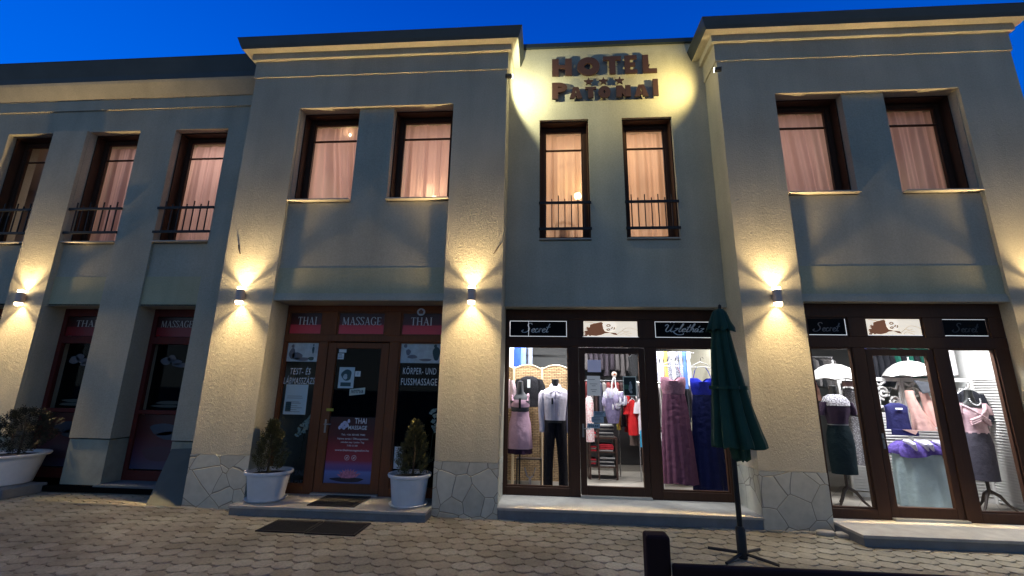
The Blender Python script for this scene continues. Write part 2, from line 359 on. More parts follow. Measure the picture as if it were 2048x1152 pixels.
# side return walls of the bays back to the centre and the wing
for q0, q1 in ((-.90, -.652), (2.852, 3.1), (7.13, 7.378), (-5.188, -4.94)): W(B(q0, q1, BACK, 12, 0, 7.4), STUCCO, 'side_wall')
# centre wall
cwx = MB(); X0, X1 = -.648, 2.848
cw_w = [(-.09, .775), (1.36, 2.225)]
cwx.box(X0, X1, CW, BACK, 3.10, 4.16); cwx.box(X0, X1, CW, BACK, 6.45, 7.95)
for a, b_ in ((X0, -.09), (.775, 1.36), (2.225, X1)): cwx.box(a, b_, CW, BACK, 4.16, 6.45)
W(cwx, STUCCO_C)
W(MB().box(X0, X1, CW - .03, BACK, 3.035, 3.098).box(X0, X1, CW - .015, CW, 3.098, 3.125), TRIM, 'lintel')
MB().box(X0 - .2, X1 + .2, CW - .05, 8.2, 7.952, 8.035).build('roof_coping', METAL_D, bld)
# wing
WX = -5.192; wb = MB()
ww = [(-13.4, -12.4), (-10.74, -9.69), (-8.96, -7.905), (-7.17, -6.09)]
wb.box(-14, WX, WW, BACK + .3, 6.55, 7.02); wb.box(-14, WX, WW + .05, BACK + .3, 3.06, 4.225)
e = [-14] + [v for q in ww for v in q] + [WX]
for i in range(0, len(e), 2): wb.box(e[i], e[i + 1], WW, BACK + .3, .82, 6.55)
W(wb)
W(MB().box(-14, WX, WW - .03, BACK + .3, 7.022, 7.25), TRIM, 'frieze')
for q0, q1 in ((-8.962, -7.905), (-7.17, -6.09), (-12.4, -10.74)): W(B(q0, q1, WW + .038, WW + .0495, 3.09, 3.60), BANDM, 'wall_band')
for i in range(0, len(e), 2):
    MB().box(e[i] + .012, e[i + 1] - .012, WW + .012, BACK + .3, 0, .80).build('plinth', mat('wing_plinth_render', (.36, .35, .27), .9, bump=(50, .004), var=.2, vscale=3), bld)
W(MB().box(-9.685, -8.965, WW - .06, WW, .84, 6.548), STUCCO, 'pilaster')
cv = MB(); 
cv.prism([(0, 0)] * 0 or [(-14, 7.252), (WX, 7.252), (WX, 7.30), (-14, 7.30)], WW - .04, BACK); cv.v += []; 
cv.grid([[(-14, WW - .05, 7.252), (WX, WW - .05, 7.252)], [(-14, WW - .12, 7.33), (WX, WW - .12, 7.33)], [(-14, WW - .23, 7.46), (WX, WW - .23, 7.46)], [(-14, WW - .25, 7.50), (WX, WW - .25, 7.50)], [(-14, BACK, 7.50), (WX, BACK, 7.50)]])
W(cv, TRIM, 'cornice')
MB().loft([[(-14, 7.15 - p_, z), (WX, 7.15 - p_, z), (WX, 9.6, z), (-14, 9.6, z)] for p_, z in ((.25, 7.502), (.27, 7.60), (.36, 7.88), (.37, 7.90), (.32, 7.91))]).build('eave', METAL_D, bld)
# shells of the rooms (keep the outside light out)
def shell(mb, m, name='room_wall'): return mb.build(name, m, bld)
UPM = mat('upstairs_room_paint', (.62, .52, .44), .9)
shell(MB().box(-14, 7.35, 10.0, 10.1, 3.0, 7.3).box(-14, 7.35, BACK, 10, 6.75, 6.85).box(-14, 7.35, BACK, 10, 3.45, 3.55).box(-14.1, -14, 7.15, 10, 0, 7.5), UPM)
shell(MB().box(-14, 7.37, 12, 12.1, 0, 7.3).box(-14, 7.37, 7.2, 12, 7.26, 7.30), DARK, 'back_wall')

# ---- windows
def window(x0, x1, z0, z1, yf, barz, ywall, sill=True, sw=0.0, rail=False, parentname='window'):
    fw = .085
    f = MB().box(x0, x0 + fw, yf, yf + .07, z0, z1).box(x1 - fw, x1, yf, yf + .07, z0, z1).box(x0 + fw, x1 - fw, yf, yf + .07, z1 - fw, z1).box(x0 + fw, x1 - fw, yf, yf + .07, z0, z0 + .10)
    f.box(x0 + fw, x1 - fw, yf + .012, yf + .055, barz - .012, barz + .012)
    ow = f.build(parentname, WOODW, bld, bevel=.006)
    dp = .16; MB().box(x0 - .001, x0 + .022, yf - dp, yf, z0, z1).box(x1 - .022, x1 + .001, yf - dp, yf, z0, z1).box(x0 + .022, x1 - .022, yf - dp, yf, z1 - .022, z1 + .001).build('lining', WOODW, ow)
    i = .03; s2 = MB().box(x0 + fw, x0 + fw + i, yf + .015, yf + .06, z0 + .1, z1 - fw).box(x1 - fw - i, x1 - fw, yf + .015, yf + .06, z0 + .1, z1 - fw).box(x0 + fw + i, x1 - fw - i, yf + .015, yf + .06, z1 - fw - i, z1 - fw).box(x0 + fw + i, x1 - fw - i, yf + .015, yf + .06, z0 + .10, z0 + .10 + i)
    s2.build('sash', WOODW, ow)
    MB().poly([(x0 + fw, yf + .034, z0 + .1), (x1 - fw, yf + .034, z0 + .1), (x1 - fw, yf + .034, z1 - fw), (x0 + fw, yf + .034, z1 - fw)]).build('pane', GLASS, ow)
    if sill:
        q = MB(); q.prism([(0, 0)] * 0 or [(x0 + .002, z0 - .005), (x1 - .002, z0 - .005), (x1 - .002, z0 + .02), (x0 + .002, z0 + .02)], ywall - .035, yf); q.build('sill', SILL, ow, bevel=.004)
    if rail:
        y = ywall - .02; r = MB()
        for z in (z0 + .66, z0 + .19): r.box(x0 - .01, x1 + .012, y - .012, y + .012, z - .022, z + .022)
        n = 7; 
        for k in range(n):
            xx = x0 + (k + .9) * (x1 - x0) / (n + .8); r.box(xx - .008, xx + .008, y - .008 + .021, y + .029, z0 + .19, z0 + (.80 if k % 2 == 0 else .74))
        r.build('railing', IRON, ow)
    return ow
def curtain(x0, x1, z0, z1, y, label, m, seed=0, parted=None):
    r = random.Random(seed); n = 200; rows = []; ph = [r.uniform(0, 6.3) for _ in range(6)]; fr = [r.uniform(14, 20), r.uniform(38, 50), r.uniform(70, 92)]
    for i in range(15):
        t = i / 14; z = z1 - (z1 - z0) * t; row = []
        for j in range(n + 1):
            s = j / n; x = x0 + (x1 - x0) * s; a = .5 + .5 * min(1, t * 2.5)
            d = a * (.030 * math.sin(fr[0] * x + ph[0] + .5 * math.sin(2 * t + ph[3])) + .018 * math.sin(fr[1] * x + ph[1] + .6 * t + .8 * math.sin(fr[0] * x)) + .006 * math.sin(fr[2] * x + ph[2]))
            if i == 0: d += .008 * math.sin(95 * x)
            if parted and t > .15:
                k = (t - .15) * parted; x = x + k * .22 * math.sin(math.pi * s) ; d += .03 * math.sin(9 * s - 4 * t) * k
            row.append((x, y + d, z))
        rows.append(row)
    o = MB().grid(rows).build('curtain', m, None, smooth=True)
    tag(o, label, 'curtain', 'sheer curtains behind the upper windows')
for (a, b_), lb, m_, sd, pt in (((-4.27, -3.215), 'pink sheer curtain gathered aside low down, left window above the massage entrance', CURT, 1, 1.0),
                        ((-2.605, -1.555), 'pink sheer curtain with a glowing lamp behind it, right window above the massage entrance', CURT, 2, 0)):
    window(a, b_, 4.72, 6.46, 6.85, 6.03, RP - .05); curtain(a, b_, 4.72, 6.40, 7.02, lb, m_, sd, pt)
for (a, b_), lb, sd, pt in (((3.72, 4.765), 'plain pink curtain in the left window of the right hand bay', 3, .6), ((5.40, 6.48), 'dusky pink curtain in the right window of the right hand bay', 4, 0)):
    window(a, b_, 4.72, 6.46, 6.85, 6.055, RP - .05); curtain(a, b_, 4.72, 6.40, 7.02, lb, CURT, sd, pt)
for (a, b_), lb, sd in ((cw_w[0], 'peach curtain behind a railing with a chair silhouette, left window under the hotel letters', 5), (cw_w[1], 'peach curtain behind a railing, right window under the hotel letters', 6)):
    window(a, b_, 4.18, 6.45, 7.25, 5.978, CW, True, 0, True); curtain(a, b_, 4.16, 6.40, 7.47, lb, CURTY, sd)
for (a, b_), lb, sd in zip(ww[1:], ('half drawn curtain in the darkest wing window at the left edge', 'pink curtain in the wing window between pilaster and pier', 'brighter pink curtain in the wing window next to the projecting bay'), (7, 8, 9)):
    window(a, b_, 4.245, 6.55, 7.45, 6.10, WW, True, 0, True)
    curtain(a + (.45 if sd == 7 else 0), b_, 4.22, 6.45, 7.62, lb, CURT, sd)

# ---- rooms upstairs: real lamps behind the curtains
def area(name, x, y, z, sx, sy, power, colr, rot=(0, 0, 0)):
    l = bpy.data.lights.new(name, 'AREA'); l.shape = 'RECTANGLE'; l.size = sx; l.size_y = sy; l.energy = power; l.color = colr
    o = bpy.data.objects.new(name, l); col.objects.link(o); o.location = (x, y, z); o.rotation_euler = rot; return o
PK = (1, .80, .66)
for x, pw in ((-8.3, 11), (-6.6, 30), (-3.75, 36), (-2.0, 40), (.35, 34), (1.8, 40), (4.2, 32), (5.95, 11)):
    area('room_lamp', x, 8.5, 6.55, .7, .7, pw, PK)
def glow(x, y, z, r, label, s=30):
    o = MB().lathe(x, y, [(.001, z - r), (r * .7, z - r * .7), (r, z), (r * .7, z + r * .7), (.001, z + r)], 16).build('lamp_bulb', mat('glowing_bulb', (1, .9, .6), emit=(1, .78, .42), estr=s), None, True)
    tag(o, label, 'lamp')
glow(-2.0, 7.3, 5.05, .085, 'glowing round bulb seen through the curtain above the massage entrance')
glow(.62, 7.75, 5.30, .07, 'glowing bulb seen through the peach curtain under the hotel letters')
glow(-3.62, 7.10, 6.30, .025, 'small bright ceiling spot showing at the curtain top above the massage entrance', 60)
# chair seen against the curtain
ch = thing('chair', (.35, 7.75, 3.55), 'dark wooden chair standing behind the peach curtain', 'chair')
c = MB()
for x in (.17, .53): c.box(x, x + .03, 7.56, 7.59, 4.0, 4.60)
c.box(.26, .44, 7.56, 7.58, 4.0, 4.58)
c.tube([(.17, 7.575, 4.55), (.22, 7.575, 4.68), (.35, 7.575, 4.70), (.50, 7.575, 4.68), (.56, 7.575, 4.56)], .025); c.build('backrest', WOODW, ch)
MB().box(.16, .57, 7.62, 8.0, 3.98, 4.02).build('seat', WOODW, ch)
for x in (.17, .53):
    for y in (7.62, 7.95): MB().box(x, x + .03, y, y + .03, 3.55, 3.98).build('leg', WOODW, ch)

# ================================================================== SHOPFRONTS
def frame_bar(f, x0, x1, z0, z1, y, d=.09): f.box(x0, x1, y, y + d, z0, z1)
def shopfront(name, x0, x1, y, z0, z1, m1, gl, dr, tz, m2=None, zb=2.42, full=True):
    """gl: (glass left), (glass right) spans; dr: door glass span and leaf span"""
    f = MB(); (a0, a1), (c0, c1) = gl; d0, d1, l0, l1 = dr; zt, zs = tz      # transom panel z range
    D = .09
    f.box(x0, x1, y, y + D, zt, z1)                                           # head
    f.box(x0, x1, y - .003, y + D, zb, zs)                                    # transom rail
    spans = [(x0, a0), (a1, l0), (l1, c0), (c1, x1)]
    for s0, s1 in spans: f.box(s0, s1, y, y + D, z0, zb)
    f.box(a0, a1, y, y + D, z0, z0 + .12); f.box(c0, c1, y, y + D, z0, z0 + .12)
    tsp = [(x0, a0), (a1, d0 - .03), (d1 + .03, c0), (c1, x1)]
    for s0, s1 in tsp: f.box(s0, s1, y, y + D, zs, zt)
    o = f.build(name, m1, bld, bevel=.007)
    mo = MB()                                                                 # mouldings round the panes
    for p0, p1, q0, q1 in ((a0, a1, z0 + .12, zb), (c0, c1, z0 + .12, zb), (a0, a1, zs, zt), (d0 - .03, d1 + .03, zs, zt), (c0, c1, zs, zt)):
        w_ = .022
        mo.box(p0, p0 + w_, y + .02, y + .07, q0, q1).box(p1 - w_, p1, y + .02, y + .07, q0, q1).box(p0 + w_, p1 - w_, y + .02, y + .07, q0, q0 + w_).box(p0 + w_, p1 - w_, y + .02, y + .07, q1 - w_, q1)
    mo.build('moulding', m1, o)
    for p0, p1, q0, q1 in ((a0, a1, z0 + .12, zb), (c0, c1, z0 + .12, zb)): MB().poly([(p0, y + .05, q0), (p1, y + .05, q0), (p1, y + .05, q1), (p0, y + .05, q1)]).build('pane', GLASS, o)
    dm = MB(); yd = y + .012
    zt2 = zb - .02
    dm.box(l0 + .008, d0, yd, yd + .06, z0 + .03, zt2).box(d1, l1 - .008, yd, yd + .06, z0 + .03, zt2).box(d0, d1, yd, yd + .06, zt2 - .09, zt2).box(d0, d1, yd, yd + .06, z0 + .03, z0 + .16)
    dd = dm.build('door', m1, bld, bevel=.005)
    MB().poly([(d0, yd + .03, z0 + .16), (d1, yd + .03, z0 + .16), (d1, yd + .03, zt2 - .09), (d0, yd + .03, zt2 - .09)]).build('door_pane', GLASS, dd)
    h = MB(); hx = d0 - .045; h.box(hx - .014, hx + .014, yd - .008, yd, 1.02, 1.22); h.tube([(hx, yd - .005, 1.15), (hx, yd - .05, 1.15), (hx + .11, yd - .055, 1.15)], .009); h.build('handle', mat('door_handle_metal', (.35, .33, .3), .3, .9), dd)
    MB().box(l0, l1, y - .05, y + .02, z0 - .001, z0 + .028).build('threshold', mat('aluminium_threshold', (.5, .5, .48), .35, .6), dd)
    return o
# floors / steps
def step(x0, x1, y0, y1, z, mt=CONC):
    s = MB(); s.mi = 0; s.box(x0, x1, y0 - .02, y1, z - .035, z); s.mi = 1; s.box(x0 + .01, x1 - .01, y0, y1, 0, z - .035)
    return s.build('entrance_step', [mt, CONCD], bld, bevel=.005)
step(-4.278, -1.552, 6.2, 7.1, .13); step(-.648, 2.848, 6.49, 7.38, .155); step(3.715, 6.60, 5.97, 6.80, .13)
for q in ((-8.9, -7.91, 7.1, 7.6, 0, .10), (-7.19, -6.1, 7.05, 7.6, 0, .12), (-10.7, -9.7, 7.1, 7.6, 0, .10)): B(*q).build('entrance_step', CONCD, bld)
# massage shopfront
YB, YC, YR, YW = 6.95, 7.25, 6.68, 7.50
shopfront('massage_shopfront', -4.278, -1.552, YB, .13, 3.033, WOOD, ((-4.24, -3.665), (-2.335, -1.60)), (-3.375, -2.63, -3.52, -2.49), (2.93, 2.545), zb=2.44)
shopfront('boutique_shopfront', -.648, 2.848, YC, .155, 3.033, WOODW, ((-.605, .385), (1.765, 2.76)), (.645, 1.50, .545, 1.60), (2.87, 2.56), zb=2.425)
shopfront('boutique_shopfront', 3.712, 6.487, YR, .13, 3.033, WOODW, ((3.825, 4.40), (5.68, 6.302)), (4.667, 5.392, 4.57, 5.49), (2.833, 2.547), zb=2.392)
# reveals / jambs beside the recessed fronts
for q in ((-4.42, -4.279, 6.56, 8.2, .135, 3.033), (-1.551, -1.40, 6.56, 8.2, .135, 3.033)) : W(B(*q), STUCCO, 'jamb')
# wing doors: red framed, dark glass
def wingdoor(x0, x1):
    f = MB(); y = YW; f.box(x0, x0 + .08, y, y + .08, .12, 3.06).box(x1 - .08, x1, y, y + .08, .12, 3.06).box(x0 + .08, x1 - .08, y, y + .08, 2.92, 3.06).box(x0 + .08, x1 - .08, y, y + .08, 2.42, 2.55).box(x0 + .08, x1 - .08, y, y + .08, .12, .28).box(x0 + .08, x1 - .08, y, y + .08, 1.20, 1.27)
    o = f.build('door', WOODR, bld, bevel=.006)
    MB().poly([(x0 + .08, y + .04, .28), (x1 - .08, y + .04, .28), (x1 - .08, y + .04, 2.92), (x0 + .08, y + .04, 2.92)]).build('door_pane', GLASS, o)
wingdoor(-8.96, -7.905); wingdoor(-7.17, -6.09); wingdoor(-10.74, -9.69)
W(MB().box(-14, -5.2, BACK + .3, 7.9, 2.95, 3.4).box(-14, -5.2, 7.15 + .002, 7.7, 3.058, 3.0615), STUCCO, 'lintel')

# interiors of the rooms at street level
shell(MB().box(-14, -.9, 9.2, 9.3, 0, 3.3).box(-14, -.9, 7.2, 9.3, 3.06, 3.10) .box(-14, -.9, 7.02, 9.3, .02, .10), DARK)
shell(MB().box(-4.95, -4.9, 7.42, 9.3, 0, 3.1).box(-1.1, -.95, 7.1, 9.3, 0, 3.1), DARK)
fl = MB().box(-.64, 2.845, 7.34, 12, .10, .154).box(2.86, 7.1, 6.77, 12, .09, .129); fl.build('shop_floor', TILES, bld)
shell(MB().box(-.65, 7.1, 10.6, 10.7, 0, 3.2).box(-.646, 7.1, 7.44, 10.6, 3.05, 3.09), WALLIN)
shell(MB().box(2.95, 3.05, 7.3, 9.2, .15, 3.05).box(7.0, 7.1, 7.0, 10.6, .12, 3.05), WALLW)
LED = mat('ceiling_tube', (1, 1, 1), emit=(.95, .97, 1.0), estr=6)
def ceil_light(x, y, p, lb):
    t = thing('ceiling_light', (x, y, 3.0), lb, 'ceiling light', 'tube lights on the shop ceiling')
    MB().box(x - .62, x + .62, y - .07, y + .07, 3.0, 3.045).build('housing', WHITE, t); MB().box(x - .6, x + .6, y - .05, y + .05, 2.975, 2.998).build('diffuser', LED, t)
    area('tube_lamp', x, y, 2.965, 1.2, .1, p, (.97, .98, 1.0))
ceil_light(0.0, 7.52, 95, 'tube light over the mannequins in the centre shop window'); ceil_light(2.1, 7.5, 60, 'tube light over the hanging gowns in the centre shop')
ceil_light(1.0, 9.3, 60, 'tube light over the back of the centre shop')
ceil_light(4.6, 7.15, 60, 'tube light over the window with the lace parasol'); ceil_light(5.9, 7.15, 80, 'tube light over the right hand window display')
# ================================================================== WALL LAMPS
def beam(power, colr, up):
    """one reflector bulb with its photometric pattern: a broad main lobe hugging the wall and a weak side lobe"""
    l = bpy.data.lights.new('reflector_bulb', 'POINT'); l.energy = power; l.color = colr; l.shadow_soft_size = .024; l.use_nodes = True
    t = l.node_tree; em = t.nodes['Emission']; c = N(t, 'ShaderNodeTexCoord'); s = N(t, 'ShaderNodeSeparateXYZ'); t.links.new(c.outputs['Normal'], s.inputs[0])
    def M(op, a, b=None, c2=None, clamp=False):
        n = N(t, 'ShaderNodeMath', operation=op); n.use_clamp = clamp
        for i, v in enumerate((a, b, c2)):
            if v is None: continue
            if isinstance(v, (int, float)): n.inputs[i].default_value = v
            else: t.links.new(v, n.inputs[i])
        return n.outputs[0]
    X, Y, Z = s.outputs[0], M('MULTIPLY', s.outputs[1], SGN), M('MULTIPLY', s.outputs[2], SGN * (1 if up else -1))
    phi = M('MULTIPLY', M('ARCTAN2', M('ABSOLUTE', X), Z), 180 / math.pi)      # 0 along the beam, 90 sideways
    cr = N(t, 'ShaderNodeValToRGB'); t.links.new(M('DIVIDE', phi, 180), cr.inputs[0]); r = cr.color_ramp; r.elements.remove(r.elements[1])
    r.elements[0].position = 0; r.elements[0].color = (1, 1, 1, 1)
    for ps, v in ((24, 1.0), (33, .82), (41, .44), (47, .16), (54, .13), (61, .42), (73, .50), (82, .42), (90, .06), (100, 0), (180, 0)):
        q = r.elements.new(ps / 180); q.color = (v, v, v, 1)
    wall = M('MULTIPLY', M('DIVIDE', 1, M('ADD', M('MULTIPLY', Y, Y), .018 if up else .0042)), M('MULTIPLY_ADD', Y, 50, -.75, clamp=True) if not up else 1.0)
    toward = M('GREATER_THAN', Y, 0)
    front = M('ADD', M('MULTIPLY', M('GREATER_THAN', Z, 0), 1.5 if up else OUTK), .6)
    if up: front = M('MAXIMUM', front, M('DIVIDE', 1, M('ADD', M('MULTIPLY', M('MULTIPLY', Y, Y), 4), .018)))
    mixd = M('ADD', M('MULTIPLY', toward, wall), M('MULTIPLY', M('SUBTRACT', 1, toward), front))
    t.links.new(M('MULTIPLY', mixd, cr.outputs[0]), em.inputs['Strength'])
    return l
SGN = 1; OUTK = 30.0
RING = bpy.data.materials.new('lamp_frosted_ring'); RING.use_nodes = True; _t = RING.node_tree; _t.nodes.clear()
_o = N(_t, 'ShaderNodeOutputMaterial'); _e = N(_t, 'ShaderNodeEmission'); _e.inputs[0].default_value = (1, .80, .52, 1); _e.inputs[1].default_value = 14; _tr = N(_t, 'ShaderNodeBsdfTransparent'); _m = N(_t, 'ShaderNodeMixShader'); _m.inputs[0].default_value = .35
_t.links.new(_tr.outputs[0], _m.inputs[1]); _t.links.new(_e.outputs[0], _m.inputs[2]); _t.links.new(_m.outputs[0], _o.inputs[0])
def annulus(mb, cx, cy, r0, r1, z0, z1, seg=28):
    rings = [[(cx + r * math.cos(2 * math.pi * j / seg), cy + r * math.sin(2 * math.pi * j / seg), z) for j in range(seg)] for r, z in ((r0, z0), (r1, z0), (r1, z1), (r0, z1), (r0, z0))]
    return mb.loft(rings, cap=False)
LU, LD = beam(6.8 * P_UP, WARM, True), beam(4.2 * P_DOWN, WARM, False)
def wall_lamp(x, z, yw, label):
    cy = yw - .082; t = thing('wall_lamp', (x, yw, z), label, 'wall lamp', 'up and down lights on the pillars')
    MB().lathe(x, cy, [(.056, z - .090), (.060, z - .088), (.060, z + .088), (.056, z + .090)], 32).build('housing', LAMPB, t, True)
    MB().box(x - .03, x + .03, cy + .045, yw - .001, z - .05, z + .05).build('bracket', LAMPB, t, bevel=.004)
    for sg in (1, -1):
        g = annulus(MB(), x, cy, .050, .055, *sorted((z + sg * .091, z + sg * .132))); g.build('glass_ring', RING, t, True)
        annulus(MB(), x, cy, .048, .060, *sorted((z + sg * .133, z + sg * .141))).build('rim', LAMPB, t, True)
        lo = bpy.data.objects.new('bulb_light', LU if sg > 0 else LD); col.objects.link(lo); lo.parent = t; lo.location = (0, cy - yw, sg * .118)
for x, z, y, lb in ((-9.31, 3.17, WW - .06, 'lit cylindrical up and down lamp on the wing pilaster, leftmost of the lamps'), (-4.765, 3.09, F, 'lit cylindrical up and down lamp on the pillar left of the massage entrance'),
                    (-1.10, 3.10, F, 'lit cylindrical up and down lamp on the pillar between massage shop and boutique'), (3.32, 3.085, F, 'lit cylindrical up and down lamp on the pillar beside the closed green parasol'),
                    (6.95, 3.10, F, 'lit up and down lamp on the far right pillar, just outside the view')):
    wall_lamp(x, z, y, lb)
for x0_, z0_, x1_, z1_, lb in ((-4.99, 3.95, -4.93, 3.79, 'short bent cable end sticking from the stucco above the left lamp'), (-.68, 3.94, -.79, 3.77, 'short bent cable end sticking from the stucco above the middle lamp')):
    tag(MB().tube([(x0_, F - .002, z0_), ((x0_ + x1_) / 2, F - .02, (z0_ + z1_) / 2), (x1_, F - .012, z1_)], .008, 6).build('cable_stub', mat('cable_grey_brown', (.16, .13, .10), .7), None, True), lb, 'cable')
# facade spotlights on the side walls of the bays
def spot(x, y, z, tx, ty, tz, power, colr, ang, blend, wall_x, label):
    t = thing('spotlight', (wall_x, y, z), label, 'spotlight', 'spotlights trained on the hotel letters'); d = (Vector((tx, ty, tz)) - Vector((x, y, z))).normalized()
    p = Vector((x, y, z)); MB().tube([p - d * .10, p], .040, 20).build('housing', mat('spotlight_black_housing', (.03, .03, .03), .4, .3), t, True)
    MB().tube([p + d * .001, p + d * .012], .037, 20).build('lens', mat('spot_lens', (1, 1, 1), emit=(1, .97, .85), estr=9), t)
    MB().tube([(wall_x, y, z - .01), (x, y, z - .01)], .012).build('bracket', IRON, t)
    l = bpy.data.lights.new('spot_beam', 'SPOT'); l.energy = power; l.color = colr; l.spot_size = math.radians(ang); l.spot_blend = blend; l.shadow_soft_size = .02
    o = bpy.data.objects.new('spot_beam', l); col.objects.link(o); o.parent = t; o.location = p + d * .03 - t.location; o.rotation_euler = d.to_track_quat('-Z', 'Y').to_euler()
spot(-.56, 6.40, 6.88, .95, 7.03, 7.30, 82, (1.0, .98, .62), 150, .22, -.65, 'small lit spotlight on the left bay corner aimed at the hotel letters')
spot(2.77, 6.40, 6.86, 1.45, 7.03, 7.2, 115, (1.0, .82, .34), 128, .9, 2.85, 'small lit spotlight on the right bay corner aimed at the hotel letters')

# ================================================================== HOTEL LETTERS
LT = mat('brown_letter_face', (.06, .026, .016), .5, var=.1); 
sign = thing('hotel_sign', (1.05, CW, 6.76), 'brown raised hotel name letters with three stars on the floodlit wall', 'sign')
def letter(ch, x0, x1, z0, z1, st=None, y0=6.945, y1=6.978):
    x0 *= 1.0094; x1 *= 1.0094; z0 += .050; z1 += .054; w_ = x1 - x0; h = z1 - z0; t = (st or .09) * 1.1; m = MB()
    def bx(a, b, c, d): m.box(a, b, y0, y1, c, d)
    if ch == 'H': bx(x0, x0 + t, z0, z1); bx(x1 - t, x1, z0, z1); bx(x0 + t, x1 - t, z0 + h * .42, z0 + h * .62)
    if ch == 'T': bx(x0, x1, z1 - h * .22, z1); bx((x0 + x1 - t) / 2, (x0 + x1 + t) / 2, z0, z1 - h * .22)
    if ch == 'E': bx(x0, x0 + t, z0, z1); [bx(x0 + t, x1 - (.03 if i == 1 else 0), z0 + (h - h * .2) * i / 2, z0 + (h - h * .2) * i / 2 + h * .2) for i in range(3)]
    if ch == 'L': bx(x0, x0 + t, z0, z1); bx(x0 + t, x1, z0, z0 + h * .22)
    if ch == 'I': bx(x0, x1, z0, z1)
    if ch == 'O':
        cx, cz = (x0 + x1) / 2, (z0 + z1) / 2; n = 40
        rings = [[(cx + a * math.cos(2 * math.pi * j / n), y, cz + b * math.sin(2 * math.pi * j / n)) for j in range(n)] for a, b, y in ((w_ / 2, h / 2, y0), (w_ / 2, h / 2, y1), (w_ / 2 - t, h / 2 - t, y1), (w_ / 2 - t, h / 2 - t, y0), (w_ / 2, h / 2, y0))]
        m.loft(rings, cap=False)
    if ch == 'P':
        bx(x0, x0 + t, z0, z1); cz = z1 - h * .3; n = 16; ro = h * .3; ri = ro - t * .8; xs = x0 + t
        o = [(xs + (x1 - xs) * math.cos(a), cz + ro * math.sin(a)) for a in [math.pi / 2 - math.pi * i / n for i in range(n + 1)]]
        i_ = [(xs + max(.01, (x1 - xs - t * .8)) * math.cos(a), cz + ri * math.sin(a)) for a in [math.pi / 2 - math.pi * i / n for i in range(n + 1)]]
        for k in range(n): m.prism([o[k], o[k + 1], i_[k + 1], i_[k]], y0, y1)
    if ch == 'A':
        c = (x0 + x1) / 2; m.prism([(x0, z0), (x0 + t, z0), (c + .005, z1), (c - t * .5, z1)], y0, y1); m.prism([(x1, z0), (c + t * .5, z1), (c - .005, z1), (x1 - t, z0)], y0 - .001, y1 - .001); m.box(x0 + t * .8, x1 - t * .8, y0 + .002, y1 - .002, z0 + h * .18, z0 + h * .38)
    if ch == 'N': bx(x0, x0 + t, z0, z1); bx(x1 - t, x1, z0, z1); m.prism([(x0, z1), (x1 - t * 1.1, z0), (x1, z0), (x0 + t * 1.1, z1)], y0 + .002, y1 - .002)
    o = m.build('letter', LT, sign); MB().tube([(((x0 + x1) / 2), y1 - .01, (z0 + z1) / 2), ((x0 + x1) / 2, CW, (z0 + z1) / 2)], .008).build('mounting_pin', IRON, o)
def star(cx, cz, r, y0=6.955, y1=6.985):
    m = MB(); pts = [(cx + (r if i % 2 == 0 else r * .42) * math.sin(i * math.pi / 5), cz + (r if i % 2 == 0 else r * .42) * math.cos(i * math.pi / 5)) for i in range(10)]; m.prism(pts, y0, y1); m.build('star', LT, sign)
for a in (('H', .133, .49, 7.25, 7.60, .11), ('O', .585, .985, 7.235, 7.615, .115), ('T', 1.05, 1.37, 7.25, 7.615, .10), ('E', 1.43, 1.645, 7.25, 7.62, .085), ('L', 1.745, 1.99, 7.25, 7.62, .095),
          ('P', .13, .40, 6.77, 7.10, .10), ('A', .440, .665, 6.770, 6.995, .085), ('T', .720, .912, 6.772, 6.99, .085), ('O', .950, 1.162, 6.765, 7.0, .08), ('N', 1.262, 1.512, 6.772, 7.0, .085), ('A', 1.572, 1.818, 6.770, 7.003, .09), ('I', 1.90, 1.99, 6.778, 7.108, .09)): letter(*a)
for x in (.782, 1.045, 1.33): star(x * 1.0094, 7.165, .085)

# ================================================================== TRANSOM SIGNS
LETW = mat('silver_lettering', (.78, .76, .76), .6); LETG = mat('pale_grey_lettering', (.80, .80, .78), .6); LETD = mat('dim_white_lettering', (.50, .47, .44), .6)
def gradient_z(name, stops, z0, z1, rough=.4, var=0):
    m = mat(name, (.5, .5, .5), rough); t = m.node_tree; p = t.nodes['Principled BSDF']; g = N(t, 'ShaderNodeNewGeometry'); s = N(t, 'ShaderNodeSeparateXYZ'); t.links.new(g.outputs['Position'], s.inputs[0])
    r = N(t, 'ShaderNodeMapRange'); t.links.new(s.outputs[2], r.inputs[0]); r.inputs[1].default_value = z0; r.inputs[2].default_value = z1
    c = N(t, 'ShaderNodeValToRGB'); t.links.new(r.outputs[0], c.inputs[0]); e = c.color_ramp.elements
    e[0].position = stops[0][0]; e[0].color = (*stops[0][1], 1); e[1].position = stops[-1][0]; e[1].color = (*stops[-1][1], 1)
    for ps, cl in stops[1:-1]: e.new(ps).color = (*cl, 1)
    t.links.new(c.outputs[0], p.inputs['Base Color']); return m
REDP = gradient_z('red_sign_print', [(0, (.80, .06, .09)), (.42, (.66, .04, .06)), (.48, (.10, .008, .01)), (1, (.03, .006, .005))], 2.55, 2.92)
